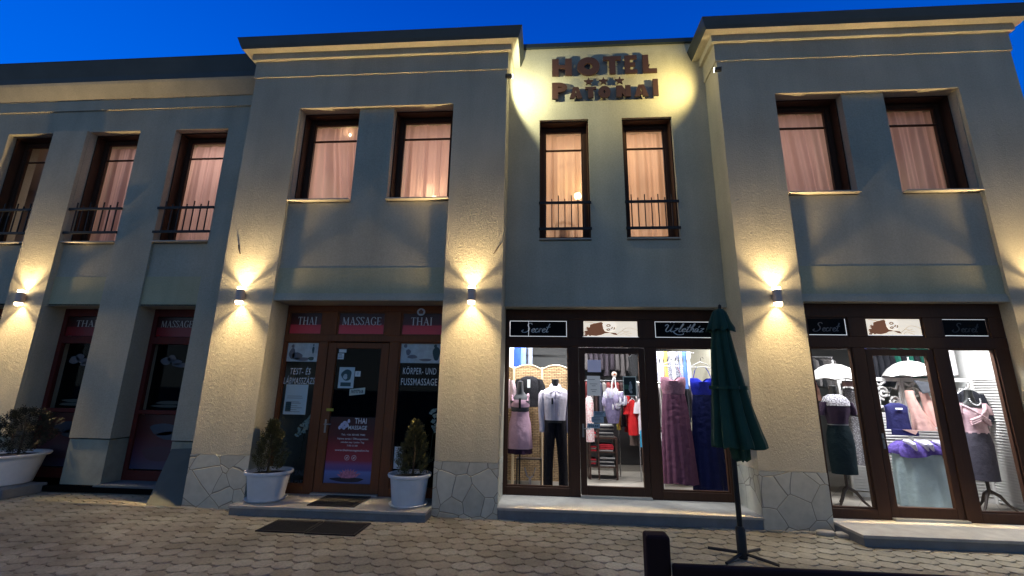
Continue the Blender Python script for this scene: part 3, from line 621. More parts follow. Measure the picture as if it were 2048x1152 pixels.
SER = {  # serif capitals as (thick stems, thin strokes) in unit cells
 'T': (.78, [((.39, 0), (.39, 1), .15), ((.22, .02), (.56, .02), .045), ((.03, .97), (.75, .97), .05), ((.04, .98), (.04, .80), .04), ((.74, .98), (.74, .80), .04)]),
 'H': (.92, [((.17, 0), (.17, 1), .15), ((.75, 0), (.75, 1), .15), ((.17, .5), (.75, .5), .05), ((.02, .02), (.32, .02), .045), ((.60, .02), (.90, .02), .045), ((.02, .98), (.32, .98), .045), ((.60, .98), (.90, .98), .045)]),
 'A': (.90, [((.14, .02), (.45, 1), .055), ((.42, 1), (.76, .02), .15), ((.24, .34), (.62, .34), .05), ((.0, .02), (.28, .02), .045), ((.60, .02), (.92, .02), .045)]),
 'I': (.40, [((.2, 0), (.2, 1), .15), ((.04, .02), (.36, .02), .045), ((.04, .98), (.36, .98), .045)]),
 'M': (1.12, [((.14, .02), (.18, .98), .055), ((.18, .98), (.55, .04), .15), ((.55, .04), (.92, .98), .055), ((.92, .98), (.95, .02), .15), ((.02, .02), (.27, .02), .045), ((.80, .02), (1.10, .02), .045)]),
 'E': (.76, [((.17, 0), (.17, 1), .15), ((.03, .025), (.68, .025), .05), ((.03, .975), (.64, .975), .05), ((.17, .5), (.50, .5), .05), ((.68, .02), (.70, .22), .045), ((.63, .98), (.63, .80), .045), ((.50, .40), (.50, .60), .04)]),
 'S': (.62, None), 'G': (.88, None)}
def serif(s, cx, z, h, width, m, y, parent, name='lettering'):
    mb = MB(); tot = sum(SER[c][0] for c in s if c in SER) + .06 * (len(s) - 1); k = width / tot; x = cx - width / 2
    for c in s:
        adv, st = SER[c]
        if st:
            for (a, b_), (c2, d), th in st:
                P, Q = Vector((x + a * k, 0, z + b_ * h)), Vector((x + c2 * k, 0, z + d * h)); dd = (Q - P).normalized(); nn = Vector((-dd.z, 0, dd.x)) * th * .5 * (k if abs(dd.z) > .5 else h)
                mb.poly([(v.x, y, v.z) for v in (P + nn, P - nn, Q - nn, Q + nn)])
        elif c == 'S': strokes(mb, [[(.54, .82), (.52, .95), (.32, 1.0), (.12, .92), (.10, .74), (.30, .55), (.50, .38), (.53, .18), (.34, .02), (.12, .04), (.07, .20)]], x, z, k, h, y, .13 * k, .35)
        elif c == 'G': strokes(mb, [[(.72, .80), (.66, .94), (.44, 1.0), (.18, .85), (.08, .5), (.18, .15), (.44, .0), (.70, .08), (.74, .22), (.74, .42)]], x, z, k, h, y, .14 * k, .35); mb.poly([(x + .56 * k, y, z + .42 * h), (x + .88 * k, y, z + .42 * h), (x + .88 * k, y, z + .37 * h), (x + .56 * k, y, z + .37 * h)])
        x += (adv + .06) * k
    for i in range(len(mb.v)): pass
    return mb.build(name, m, parent)
def panel_sign(x0, x1, z0, z1, y, m, name, label, cat='sign', group=None, th=.006):
    t = thing(name, ((x0 + x1) / 2, y, z0), label, cat, group); B(x0, x1, y, y + th, z0, z1).build('panel', m, t); return t
y = YB + .030
for x0, x1, tx, lb, wd in ((-4.22, -3.687, 'THAI', 'red transom sign reading THAI, left over the massage shop', .33), (-3.383, -2.622, 'MASSAGE', 'red transom sign reading MASSAGE over the massage shop door', .665), (-2.313, -1.622, 'THAI', 'red transom sign reading THAI, right over the massage shop beside the round sticker', .36)):
    t = panel_sign(x0, x1, 2.567, 2.908, y, REDP, 'transom_sign', lb, 'sign', 'red transom signs'); cx = {-4.22: -3.93, -3.383: -3.0, -2.313: -2.0}[x0]
    serif(tx, cx, 2.715, .13, wd, LETW, y - .003, t)
t = thing('round_sticker', (-2.0, YB - .002, 2.86), 'round pale blue sticker above the word THAI on the right transom', 'sticker')
MB().loft([[(-2.01 + .068 * math.cos(a), yy, 2.93 + .062 * math.sin(a)) for a in [i * math.pi / 12 for i in range(24)]] for yy in (YB - .004, YB - .001)]).build('disc', mat('sticker_pale', (.55, .62, .72), .5), t)
MB().prism([(-2.04, 2.90), (-1.98, 2.90), (-1.97, 2.94), (-2.01, 2.975), (-2.05, 2.94)], YB - .007, YB - .005).build('emblem', mat('sticker_emblem', (.18, .08, .06), .5), t)

BLK = mat('black_gloss_panel', (.004, .004, .005), .6, spec=.1)
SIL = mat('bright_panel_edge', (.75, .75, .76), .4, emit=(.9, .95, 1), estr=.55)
S_ = {'Secret': [[(.28, .86), (.22, 1.0), (.13, .95), (.12, .75), (.20, .50), (.21, .24), (.12, .02), (.0, .0), (-.06, .14), (.0, .26)], [(.33, .18), (.42, .30), (.39, .42), (.33, .30), (.34, .08), (.40, .0), (.47, .10)],
                 [(.56, .34), (.52, .42), (.47, .28), (.48, .06), (.53, .0), (.60, .10)], [(.60, .10), (.64, .44), (.65, .36), (.71, .42)], [(.64, .42), (.63, .22), (.63, .0)], [(.75, .18), (.84, .30), (.81, .42), (.75, .30), (.76, .08), (.82, .0), (.89, .10)], [(.97, .95), (.91, .2), (.93, .02), (.99, .08)], [(.86, .56), (.94, .56), (1.02, .60)]],
      'Uz': [[(-.03, .72), (.0, .90), (.05, .72), (.03, .2), (.08, .0), (.14, .22), (.18, .95)], [(.18, .95), (.16, .2), (.19, .0), (.23, .1)], [(.06, 1.12), (.075, 1.18)], [(.15, 1.12), (.165, 1.18)],
             [(.25, .40), (.29, .42), (.33, .40), (.25, .02), (.28, -.14), (.38, -.36), (.50, -.34), (.52, -.20)], [(.36, .1), (.42, .85), (.40, .98), (.37, .3), (.39, .0), (.43, .08)], [(.45, .18), (.53, .30), (.50, .42), (.45, .30), (.455, .06), (.50, .0), (.55, .1)],
             [(.61, .9), (.57, .15), (.59, .0), (.63, .08)], [(.54, .58), (.60, .58), (.66, .61)], [(.64, .05), (.71, .85), (.69, 1.0), (.66, .4), (.65, .0)], [(.655, .1), (.71, .42), (.735, .28), (.73, .02), (.77, .06)], [(.85, .36), (.79, .40), (.775, .1), (.81, .0), (.85, .36), (.85, .04), (.88, .04)], [(.83, .56), (.86, .74)], [(.90, .40), (.94, .42), (.98, .40), (.90, .0), (.95, .02), (1.0, .02)]]}
def script_sign(x0, x1, z0, z1, y, key, label, cx0, cw, zb, hh, m=LETG, slant=.10, extra=None, edges='bltr'):
    t = panel_sign(x0, x1, z0, z1, y, BLK, 'shop_name_sign', label, 'sign', 'black script name signs')
    b_ = MB(); strokes(b_, S_[key], cx0, zb, cw, hh, y - .003, .017, .55, slant); b_.build('lettering', m, t)
    e_ = MB(); q = .008
    if 'b' in edges: e_.box(x0, x1, y - .004, y - .002, z0, z0 + q)
    if 't' in edges: e_.box(x0, x1, y - .004, y - .002, z1 - q, z1)
    if 'l' in edges: e_.box(x0, x0 + q, y - .0045, y - .0025, z0, z1)
    if 'r' in edges: e_.box(x1 - q, x1, y - .0045, y - .0025, z0, z1)
    if extra: e_.box(extra, extra + .006, y - .005, y - .0035, z0, z1)
    e_.build('edging', SIL, t); return t
yc = YC + .028
script_sign(-.58, .362, 2.585, 2.845, yc, 'Secret', 'black transom sign with silver script Secret and a thin vertical crack line, centre shop', -.36, .42, 2.655, .15, extra=-.27)
script_sign(1.79, 2.735, 2.585, 2.845, yc, 'Uz', 'black transom sign with silver script Üzletház beside the parasol top', 1.93, .62, 2.68, .13)
yr = YR + .028
script_sign(3.85, 4.375, 2.571, 2.813, yr, 'Secret', 'black transom sign with grey script Secret next to the lamp pillar, right shop', 3.93, .34, 2.628, .126, mat('dim_grey_lettering', (.16, .15, .15), .6), edges='br')
script_sign(5.705, 6.278, 2.571, 2.813, yr, 'Secret', 'black transom sign with barely legible script Secret at the far right', 5.83, .32, 2.628, .126, mat('faint_grey_lettering', (.05, .05, .05), .6), edges='bt')
# backlit transom pictures: a reclining woman drawn in brown
BLIT = mat('backlit_paper', (.8, .75, .65), .7, emit=(1, .90, .74), estr=.62); HAIR = mat('brown_ink', (.16, .06, .03), .7, emit=(.30, .13, .07), estr=.35); LINE = mat('thin_ink', (.35, .22, .15), .7, emit=(.45, .33, .24), estr=.4); FACE = mat('pale_face_print', (.8, .74, .66), .7, emit=(1, .92, .80), estr=.70)
def portrait(x0, x1, z0, z1, y, label):
    t = panel_sign(x0, x1, z0, z1, y, BLIT, 'transom_picture', label, 'picture', 'backlit transom pictures'); w_, h = x1 - x0, z1 - z0
    U = lambda a, b_, d=.003: (x0 + a * w_, y - d, z0 + b_ * h)
    hair = [(.02, .05), (.05, .22), (.03, .38), (.09, .40), (.07, .62), (.13, .60), (.14, .78), (.22, .86), (.34, .95), (.40, .80), (.37, .55), (.40, .36), (.50, .28), (.60, .26), (.63, .12), (.56, .16), (.49, .27), (.40, .24), (.34, .14), (.24, .07), (.16, .10), (.13, .05), (.10, .14), (.07, .04)]
    MB().poly([U(a, b_) for a, b_ in hair][::-1]).build('hair_drawing', HAIR, t)
    MB().poly([U(a, b_, .004) for a, b_ in [(.37, .60), (.36, .82), (.40, .96), (.58, .97), (.60, .80), (.585, .50), (.56, .38), (.47, .33), (.41, .40)]][::-1]).build('face_drawing', FACE, t)
    b_ = MB()
    strokes(b_, [[(.43, .72), (.47, .80), (.50, .72), (.46, .67), (.43, .72)], [(.43, .45), (.46, .52), (.49, .50), (.47, .42), (.43, .45)], [(.51, .52), (.535, .58), (.53, .64)], [(.555, .47), (.575, .55), (.57, .62)]], x0, z0, w_, h, y - .006, .020, .7)
    b_.build('face_lines', LINE, t); b_ = MB()
    strokes(b_, [[(.62, .18), (.70, .38), (.80, .58), (.93, .52), (.99, .40)], [(.66, .10), (.72, .22), (.80, .14), (.86, .05)], [(.70, .40), (.78, .34), (.84, .40)], [(.74, .30), (.82, .26), (.88, .22)]], x0, z0, w_, h, y - .006, .006, .7)
    b_.build('shoulder_lines', LINE, t); b_ = MB()
    strokes(b_, [[(.05, .95), (.14, .92), (.22, .86)], [(.02, .30), (.06, .12), (.03, .06)], [(.10, .66), (.06, .52), (.08, .44)]], x0, z0, w_, h, y - .006, .009, .7)
    b_.build('curl_lines', LINE, t)
    e = MB(); e.box(x0, x1, y - .008, y - .006, z0 - .001, z0 + .008); e.build('edging', SIL, t)
portrait(.62, 1.525, 2.585, 2.845, yc, 'backlit picture of a reclining woman with brown hair over the centre shop door')
portrait(4.66, 5.40, 2.571, 2.813, yr, 'backlit picture of a reclining woman with brown hair over the right shop door')

# ================================================================== MASSAGE SHOP PRINTS AND NOTICES
yg = YB + .046                                   # just outside the side panes
PAPER = mat('white_paper', (.72, .76, .76), .7, var=.05, vscale=8); PAPB = mat('pale_blue_print', (.50, .58, .60), .6, var=.25, vscale=7); INK = mat('grey_ink', (.12, .13, .14), .7); INKD = mat('dark_teal_ink', (.04, .09, .10), .7)
def sheet(name, x0, x1, z0, z1, y, label, m=PAPER, lines=0, cat='notice', tilt=0, group=None):
    t = thing(name, ((x0 + x1) / 2, y, z0), label, cat, group); B(x0, x1, y - .0015, y, z0, z1).build('paper', m, t)
    if lines:
        k = MB(); h = (z1 - z0)
        for i in range(lines):
            zz = z1 - h * (i + 1) / (lines + 1); a = R.uniform(.08, .2); b_ = R.uniform(.65, .92)
            k.poly([(x0 + (x1 - x0) * a, y - .003, zz), (x0 + (x1 - x0) * b_, y - .003, zz), (x0 + (x1 - x0) * b_, y - .003, zz + .008), (x0 + (x1 - x0) * a, y - .003, zz + .008)])
        k.build('print', INK, t)
    return t
def blobs(parent, pts, y, m, name='print'):
    k = MB()
    for cx, cz, rx, rz in pts: k.poly([(cx + rx * math.cos(a) * (1 + .15 * math.sin(3 * a + cx * 40)), y, cz + rz * math.sin(a)) for a in [i * math.pi / 8 for i in range(16)]])
    return k.build(name, m, parent)
t = sheet('window_poster', -4.235, -3.67, 2.11, 2.415, yg, 'pale blue photo print with seated figure on the left massage window', PAPB, 0, 'poster')
blobs(t, [(-4.13, 2.24, .05, .09), (-4.13, 2.36, .025, .03), (-4.05, 2.20, .09, .06), (-3.95, 2.15, .12, .03)], yg - .003, mat('grey_violet_print', (.16, .17, .20), .6)); blobs(t, [(-3.78, 2.30, .02, .06), (-3.78, 2.38, .013, .015), (-3.80, 2.16, .05, .03)], yg - .0035, INKD, 'figure')
t = sheet('window_poster', -2.325, -1.61, 2.11, 2.425, yg, 'pale blue photo print with small figures on the right massage window', PAPB, 0, 'poster')
blobs(t, [(-2.24, 2.38, .03, .03), (-2.19, 2.28, .04, .05), (-2.12, 2.21, .08, .03), (-1.90, 2.16, .10, .02)], yg - .003, mat('grey_violet_print', (.16, .17, .20), .6)); blobs(t, [(-1.73, 2.26, .06, .11), (-1.75, 2.38, .025, .03)], yg - .0035, INKD, 'figure')
def wtext(lines_, label, m=LETG, name='window_lettering'):
    t = thing(name, (lines_[0][1], yg, lines_[-1][2]), label, 'lettering'); 
    for s, x, z, h, wd, sh in lines_: text('text_line', s, x, yg - .002, z, h, m, t, width=wd, shear=sh, bold=.006, space=1.12)
    return t
def retext(o): pass
wtext([('TEST- ÉS', -3.955, 1.905, .105, .345, .12), ('LÁBMASSZÁZS', -3.955, 1.755, .105, .52, .12)], 'white slanted lettering TEST- ÉS LÁBMASSZÁZS on the left massage window')
wtext([('KÖRPER- UND', -1.985, 1.935, .105, .54, 0), ('FUSSMASSAGE', -1.985, 1.765, .11, .58, 0)], 'white lettering KÖRPER- UND FUSSMASSAGE on the right massage window')
wtext([('OLAJOKKAL', -3.93, .385, .075, .46, .12), ('THERAPIE', -3.93, .265, .055, .46, .12)], 'dim lettering low on the left massage window behind the potted conifer', mat('dim_lettering', (.13, .14, .15), .7))
t = sheet('paper_notice', -4.16, -3.79, 1.28, 1.745, yg, 'large pale notice with small portrait under the lettering on the left massage window', mat('bluish_paper', (.55, .66, .68), .7), 0)
k = MB(); [k.box(-4.12, -3.85 + R.uniform(-.1, 0), yg - .004, yg - .003, z, z + .006) for z in (1.56, 1.53, 1.47, 1.45, 1.41, 1.38, 1.35, 1.32)]; k.build('print', INK, t); B(-4.13, -4.04, yg - .004, yg - .003, 1.33, 1.47).build('photo', INKD, t)
sheet('paper_notice', -2.30, -2.16, .52, .84, yg, 'plain white sheet low on the right massage window beside the conifer', PAPER, 0)
yd = YB + .012 + .026
def dsheet(*a, **k): return sheet(*a, **k)
sheet('small_notice', -3.34, -3.215, 2.263, 2.318, yd, 'small white label, topmost on the massage door glass', PAPER, 0)
sheet('small_notice', -3.35, -3.25, 2.155, 2.25, yd, 'small white note just below the topmost label on the massage door', PAPER, 3)
t = sheet('round_emblem_notice', -3.30, -3.045, 1.70, 2.03, yd, 'white notice with dark round emblem on the massage door glass', mat('bluish_paper', (.55, .66, .68), .7), 0)
blobs(t, [(-3.17, 1.905, .085, .09)], yd - .003, INKD, 'emblem'); blobs(t, [(-3.19, 1.88, .035, .045)], yd - .004, PAPB, 'emblem_centre'); B(-3.26, -3.09, yd - .003, yd - .002, 1.73, 1.79).build('caption', INKD, t)
t = sheet('small_notice', -3.035, -2.945, 1.885, 1.97, yd, 'small square white sticker right of the round emblem notice', PAPER, 0); blobs(t, [(-2.99, 1.93, .018, .025)], yd - .003, PAPB)
t = thing('open_sign', (-2.97, yd - .006, 1.58), 'white tilted open sign reading NYITVA hanging in the massage door', 'sign')
m_ = MB().prism([(-3.095, 1.585), (-2.845, 1.615), (-2.845, 1.715), (-3.095, 1.685)], yd - .008, yd - .004); m_.build('board', mat('open_sign_board', (.55, .62, .55), .6), t); o = text('word', 'NYITVA', -2.97, yd - .010, 1.625, .055, mat('black_ink', (.01, .01, .01), .6), t, width=.20, shear=.25, bold=.02)
MB().tube([(-3.0, yd - .004, 1.71), (-2.96, yd - .001, 1.83)], .0015).build('cord', IRON, t)
t = sheet('yellow_sticker', -3.43, -3.315, 1.345, 1.385, YB + .009, 'small yellow sticker on the massage door frame', mat('yellow_sticker', (.45, .38, .04), .6), 0, 'sticker')
# lotus door poster
px0, px1, pz0, pz1 = -3.372, -2.633, .292, 1.26
t = thing('door_poster', (-3.0, yd, pz0), 'red and violet poster with lotus flower and THAI MASSAGE lettering filling the lower massage door', 'poster')
LOT = gradient_z('lotus_poster_print', [(0, (.10, .13, .30)), (.17, (.16, .22, .52)), (.20, (.13, .09, .30)), (.27, (.22, .09, .26)), (.34, (.36, .03, .05)), (.50, (.30, .018, .03)), (.72, (.09, .006, .008)), (1, (.035, .005, .004))], pz0, pz1)
B(px0, px1, yd - .002, yd, pz0, pz1).build('print_sheet', LOT, t)
k = MB(); yy = yd - .004
for i, (a, L_) in enumerate([(-1.25, .20), (-.95, .19), (-.65, .18), (-.35, .17), (-.1, .17), (.2, .17), (.5, .18), (.8, .19), (1.15, .21)]):
    cx, cz = -2.985, .365; dx, dz = math.sin(a), math.cos(a) * .85; nx, nz = dz, -dx; w2 = .028
    k.poly([(cx, yy - i * .0002, cz), (cx + dx * L_ * .55 + nx * w2, yy - i * .0002, cz + dz * L_ * .55 + nz * w2), (cx + dx * L_, yy - i * .0002, cz + dz * L_), (cx + dx * L_ * .55 - nx * w2, yy - i * .0002, cz + dz * L_ * .55 - nz * w2)])
k.build('lotus_flower', mat('lotus_pink', (.60, .20, .28), .5, var=.5, vscale=25), t)
blobs(t, [(-3.0, .345, .26, .035)], yd - .0035, mat('lotus_leaf_dark', (.02, .015, .03), .6), 'lotus_leaf')
blobs(t, [(-3.16, 1.13, .03, .045), (-3.12, 1.17, .035, .03), (-3.09, 1.14, .03, .04), (-3.13, 1.10, .03, .03), (-3.06, 1.20, .022, .03), (-3.20, 1.10, .02, .03)], yd - .0035, mat('orchid_white', (.68, .64, .80), .5), 'orchid')
LP = mat('poster_white_text', (.80, .76, .78), .6)
for s, x, z, h, wd in (('THAI', -2.87, 1.165, .085, .19), ('MASSAGE', -2.91, 1.075, .060, .30), ('Tel.: +36 30/105 7980', -2.97, .985, .026, .38), ('Nyitva tartás / Öffnungszeiten', -2.97, .925, .026, .49), ('minden nap / jeden Tag', -2.97, .875, .024, .37), ('7.00–21.00', -2.97, .825, .024, .17), ('www.thaimassagesalon.hu', -2.97, .755, .030, .54)):
    text('text_line', s, x, yd - .0045, z, h, LP, t, width=wd, bold=.012)
k = MB()
for cx in (-3.035, -2.925):
    n = 24; k.loft([[(cx + r * math.cos(2 * math.pi * j / n), yd - .0045, .66 + r * math.sin(2 * math.pi * j / n)) for j in range(n)] for r in (.038, .032)], cap=False); strokes(k, [[(-.4, -.3), (0, .1), (.4, .4)], [(0, -.4), (.1, .0)]], cx, .66, .04, .04, yd - .0045, .009, .8)
k.build('pictograms', LP, t)

# wing door prints
yw = YW + .03
WRED = gradient_z('wing_red_print', [(0, (.24, .012, .02)), (.45, (.20, .01, .015)), (.5, (.05, .004, .004)), (1, (.02, .003, .003))], 2.55, 2.92)
for x0, x1, s, cx, wd, lb in ((-8.875, -7.99, 'THAI', -8.03, .42, 'dim red transom sign with the end of THAI in the left wing doorway'), (-7.085, -6.175, 'MASSAGE', -6.62, .62, 'dim red transom sign reading MASSAGE in the right wing doorway')):
    t = panel_sign(x0, x1, 2.56, 2.91, yw, WRED, 'transom_sign', lb, 'sign', 'red transom signs'); serif(s, cx - .09 if s != 'THAI' else -8.50, 2.73, .12, wd, LETD, yw - .003, t)
    t = panel_sign(x0, x1, .30, 1.19, yw, gradient_z('wing_poster_print', [(0, (.05, .06, .12)), (.25, (.08, .03, .06)), (.6, (.07, .008, .01)), (1, (.04, .004, .004))], .3, 1.2), 'door_poster', 'dark flower poster in the lower pane of the ' + ('left' if s == 'THAI' else 'right') + ' wing doorway', 'poster', 'posters in the wing doorways')
    blobs(t, [(x0 + .50, .95, .26, .10), (x0 + .62, .85, .22, .07)], yw - .003, mat('blue_white_print', (.045, .06, .085), .6)); blobs(t, [(x0 + .5, .55, .33, .12)], yw - .0035, mat('rose_print', (.07, .035, .05), .6), 'flower')
    t2 = thing('window_decal', (x0 + .5, yw, 1.9), 'grey white orchid decal in the upper pane of the ' + ('left' if s == 'THAI' else 'right') + ' wing doorway', 'decal', 'orchid decals in the wing doorways')
    blobs(t2, [(x0 + .30, 2.12, .10, .07), (x0 + .40, 2.17, .08, .06), (x0 + .50, 2.10, .10, .05), (x0 + .62, 2.05, .18, .04)], yw - .002, mat('grey_orchid_print', (.10, .10, .11), .7), 'blossom')
    blobs(t2, [(x0 + .55, 1.40, .30, .03), (x0 + .45, 1.34, .25, .025)], yw - .002, mat('teal_print', (.04, .055, .05), .7), 'leaves')

# ================================================================== STREET OBJECTS
def conifer(name, x, y, z0, h, rmax, label, seed, colr, cat='shrub', n=950, squat=False):
    r = random.Random(seed); t = thing(name, (x, y, z0), label, cat, 'potted shrubs in front of the hotel')
    MB().tube([(x, y, z0 - .04), (x + .01, y, z0 + h * .4), (x - .005, y, z0 + h * .8)], [.018, .013, .005]).build('trunk', mat('shrub_bark', (.04, .028, .018), .9), t)
    m = MB()
    for i in range(n):
        u = r.random() ** .8; zz = z0 + h * (.02 + .96 * u); ang = r.uniform(0, 2 * math.pi)
        env = rmax * ((1 - u ** 1.7) ** .9 * (.62 + .38 * min(1, u * 4 + .3)) if not squat else math.sqrt(max(.02, 1 - (2 * u - 1) ** 2)))
        env *= .80 + .50 * noise.noise(Vector((math.cos(ang) * 1.7 + seed, math.sin(ang) * 1.7, u * 6)))
        rr = env * (.45 + .55 * math.sqrt(r.random())); cx, cy = x + rr * math.cos(ang), y + rr * math.sin(ang)
        # a frond: a bent spray of small scale leaves pointing up and outward
        up = Vector((math.cos(ang) * .6 + r.uniform(-.3, .3), math.sin(ang) * .6 + r.uniform(-.3, .3), r.uniform(.5, 1.2))).normalized(); L_ = r.uniform(.045, .085) * (1 if not squat else 1.25)
        side = up.cross(Vector((r.uniform(-1, 1), r.uniform(-1, 1), r.uniform(-.3, .3)))).normalized(); p = Vector((cx, cy, zz)); m.mi = 0 if r.random() < .62 else 1
        for k_ in range(5):
            a = p + up * L_ * k_ / 5; s_ = (1 if k_ % 2 else -1); q = side * s_ * L_ * (.42 - .05 * k_)
            m.poly([tuple(a), tuple(a + q * .6 + up * L_ * .12), tuple(a + q + up * L_ * .34), tuple(a + q * .3 + up * L_ * .30)])
    f = m.build('foliage', [mat(name + '_leaf', colr, .7, var=.35, vscale=14), mat(name + '_leaf_tip', tuple(c * 1.9 for c in colr), .7, var=.3, vscale=14)], t)
    return t
def pot(x, y, z0, rtop, rbot, h, label, sx=1, saucer=True, n='flower_pot'):
    t = thing(n, (x, y, z0), label, 'flower pot', 'white plastic flower pots')
    zb = z0 + (.018 if saucer else 0)
    MB().lathe(x, y, [(rbot * .96, zb), (rbot, zb + .01), (rtop * .90, z0 + h - .055), (rtop * .93, z0 + h - .052), (rtop * 1.0, z0 + h - .045), (rtop * 1.03, z0 + h - .02), (rtop * 1.02, z0 + h - .004), (rtop * .97, z0 + h), (rtop * .91, z0 + h - .008), (rtop * .86, z0 + h - .06)], 56, cap=False, sx=sx).build('body', POTM, t, True)
    MB().lathe(x, y, [(.001, z0 + h - .06), (rtop * .87, z0 + h - .055)], 40, cap=False, sx=sx).build('soil', SOIL, t)
    if saucer: MB().lathe(x, y, [(.001, z0 + .003), (rbot * 1.08, z0 + .003), (rbot * 1.20, z0 + .030), (rbot * 1.17, z0 + .034), (rbot * 1.06, z0 + .012), (.001, z0 + .011)], 48, cap=False, sx=sx).build('saucer', POTM, t, True)
    return t
pot(-3.99, 6.56, .13, .315, .235, .40, 'white round pot on a saucer at the left end of the massage shop step')
pot(-1.905, 6.55, .13, .295, .225, .42, 'white round pot on a saucer at the right end of the massage shop step')
tag(B(-9.25, -8.02, 6.48, 7.09, .002, .138).build('stone_slab', CONCD, None, bevel=.008), 'low grey slab under the wide white bowl planter at the far left', 'slab')
conifer('conifer_shrub', -4.02, 6.56, .48, .72, .26, 'dark olive dwarf conifer with pointed tip in the left pot by the massage door', 3, (.045, .044, .014))
conifer('conifer_shrub', -1.865, 6.55, .50, .74, .275, 'bushy olive brown dwarf conifer in the right pot by the massage door', 5, (.12, .09, .032), n=1100)
pot(-8.62, 6.9, .14, .50, .36, .46, 'wide low white bowl planter at the far left in front of the wing', saucer=False)
conifer('broad_shrub', -8.50, 6.95, .56, .70, .42, 'spreading dark shrub in the wide white bowl at the far left', 9, (.008, .010, .004), n=700, squat=True)
RUB = mat('black_rubber_mat', (.008, .008, .009), .9, bump=(140, .003))
def matt(x0, x1, y0, y1, z, lb, g='black door mats'):
    t = thing('door_mat', ((x0 + x1) / 2, (y0 + y1) / 2, z), lb, 'door mat', g); B(x0, x1, y0, y1, z + .001, z + .014).build('pile', RUB, t, bevel=.004)
    k = MB(); [k.box(x0 + .03, x1 - .03, yy, yy + .012, z + .014, z + .018) for yy in [y0 + .04 + i * .035 for i in range(int((y1 - y0 - .06) / .035))]]; k.build('ribs', RUB, t)
matt(-3.24, -2.57, 6.30, 6.90, .13, 'black ribbed mat on the step at the massage door')
matt(-3.47, -2.86, 5.57, 6.05, .006, 'black ribbed mat on the paving before the step, left one of two'); matt(-2.845, -2.225, 5.55, 6.06, .006, 'black ribbed mat on the paving before the step, right one of two')
# dark grey panel sloping up in the wing corner
t = thing('sloped_panel', (-5.6, 6.8, 0), 'grey panel sloping up in the corner between wing doorway and bay pillar', 'board')
MB().loft([[(-5.74, 6.50, .004), (-5.22, 6.52, .004), (-5.22, 6.545, .004), (-5.74, 6.525, .004)], [(-5.98, 7.06, .70), (-5.60, 7.06, .72), (-5.60, 7.085, .72), (-5.98, 7.085, .70)]]).build('board', mat('grey_panel', (.10, .105, .09), .8, var=.1), t)
# loose edging stones at the right pillar foot
for i, (x, y_, lb) in enumerate(((3.52, 6.36, 'loose rounded paving stone at the pillar foot, left one of two'), (3.72, 6.31, 'loose rounded paving stone against the right step, right one of two'))):
    o = MB().lathe(x, y_, [(.10, .002), (.112, .02), (.11, .045), (.095, .055)], 18, sx=1.0, sy=.62).build('loose_stone', CONC); tag(o, lb, 'stone', 'loose stones')

# closed parasol
GRN = mat('dark_green_canvas', (.010, .052, .028), .8, bump=(220, .0006), var=.18, vscale=5)
def parasol(x, y):
    t = thing('closed_parasol', (x, y, 0), 'closed dark green parasol on a black pole standing before the boutique', 'parasol')
    MB().tube([(x, y, .04), (x, y, 2.62)], .028, 16).build('pole', mat('parasol_pole', (.012, .012, .013), .45, .4), t, True)
    def ring(z, r, amp, ox, nf=8, ph=0, n=96):
        out = []
        for j in range(n):
            a = 2 * math.pi * j / n; rr = r * (1 + amp * math.sin(nf * a + ph) + amp * .45 * math.sin(2 * nf * a + 1.3 + ph * 2) + amp * .3 * math.sin(3 * a + z * 2))
            out.append((x + ox + rr * math.cos(a), y + rr * .8 * math.sin(a), z + .015 * math.sin(nf * a) * (amp > .1)))
        return out
    prof = [(2.56, .060, .05, -.01), (2.42, .100, .10, -.012), (2.25, .118, .13, -.01), (2.0, .142, .15, .002), (1.75, .170, .17, .016), (1.5, .205, .18, .032), (1.3, .238, .19, .050), (1.18, .262, .20, .062), (1.13, .262, .22, .068), (1.16, .18, .2, .06)]
    MB().loft([ring(z, r, a, ox, 8, z * .5) for z, r, a, ox in prof], cap=False).build('canopy', GRN, t, True)
    MB().loft([ring(z, r, a, ox, 8, 1 + z * .3) for z, r, a, ox in [(2.71, .010, 0, -.005), (2.70, .050, .04, -.005), (2.66, .082, .06, -.008), (2.56, .115, .09, -.01), (2.46, .150, .13, -.008), (2.44, .152, .15, -.008), (2.455, .12, .1, -.008)]], cap=False).build('top_flap', GRN, t, True)
    MB().loft([ring(z, r, .10, .014, 8, z * .5) for z, r in ((1.80, .186), (1.80, .196), (1.76, .200), (1.76, .190))], cap=False).build('tie_strap', GRN, t, True)
    MB().lathe(x, y, [(.001, 2.765), (.018, 2.75), (.02, 2.72), (.012, 2.69)], 14).build('finial', IRON, t, True)
    MB().loft([ring(z, r, a, ox, 5, 2) for z, r, a, ox in [(1.15, .10, .2, .06), (1.02, .085, .25, .075), (.99, .05, .2, .08)]]).build('tied_tail', GRN, t, True)
    for dx, dy in ((-.28, .22), (.28, .24), (.26, -.24), (-.26, -.24)): MB().box(-.001, .001, -.001, .001, 0, .001) if 0 else MB().tube([(x, y, .06), (x + dx, y + dy, .03)], .016, 8).build('foot', IRON, t)
    MB().lathe(x, y, [(.05, .01), (.05, .30), (.035, .32)], 16, cap=True).build('socket', IRON, t, True)
parasol(2.105, 5.387)

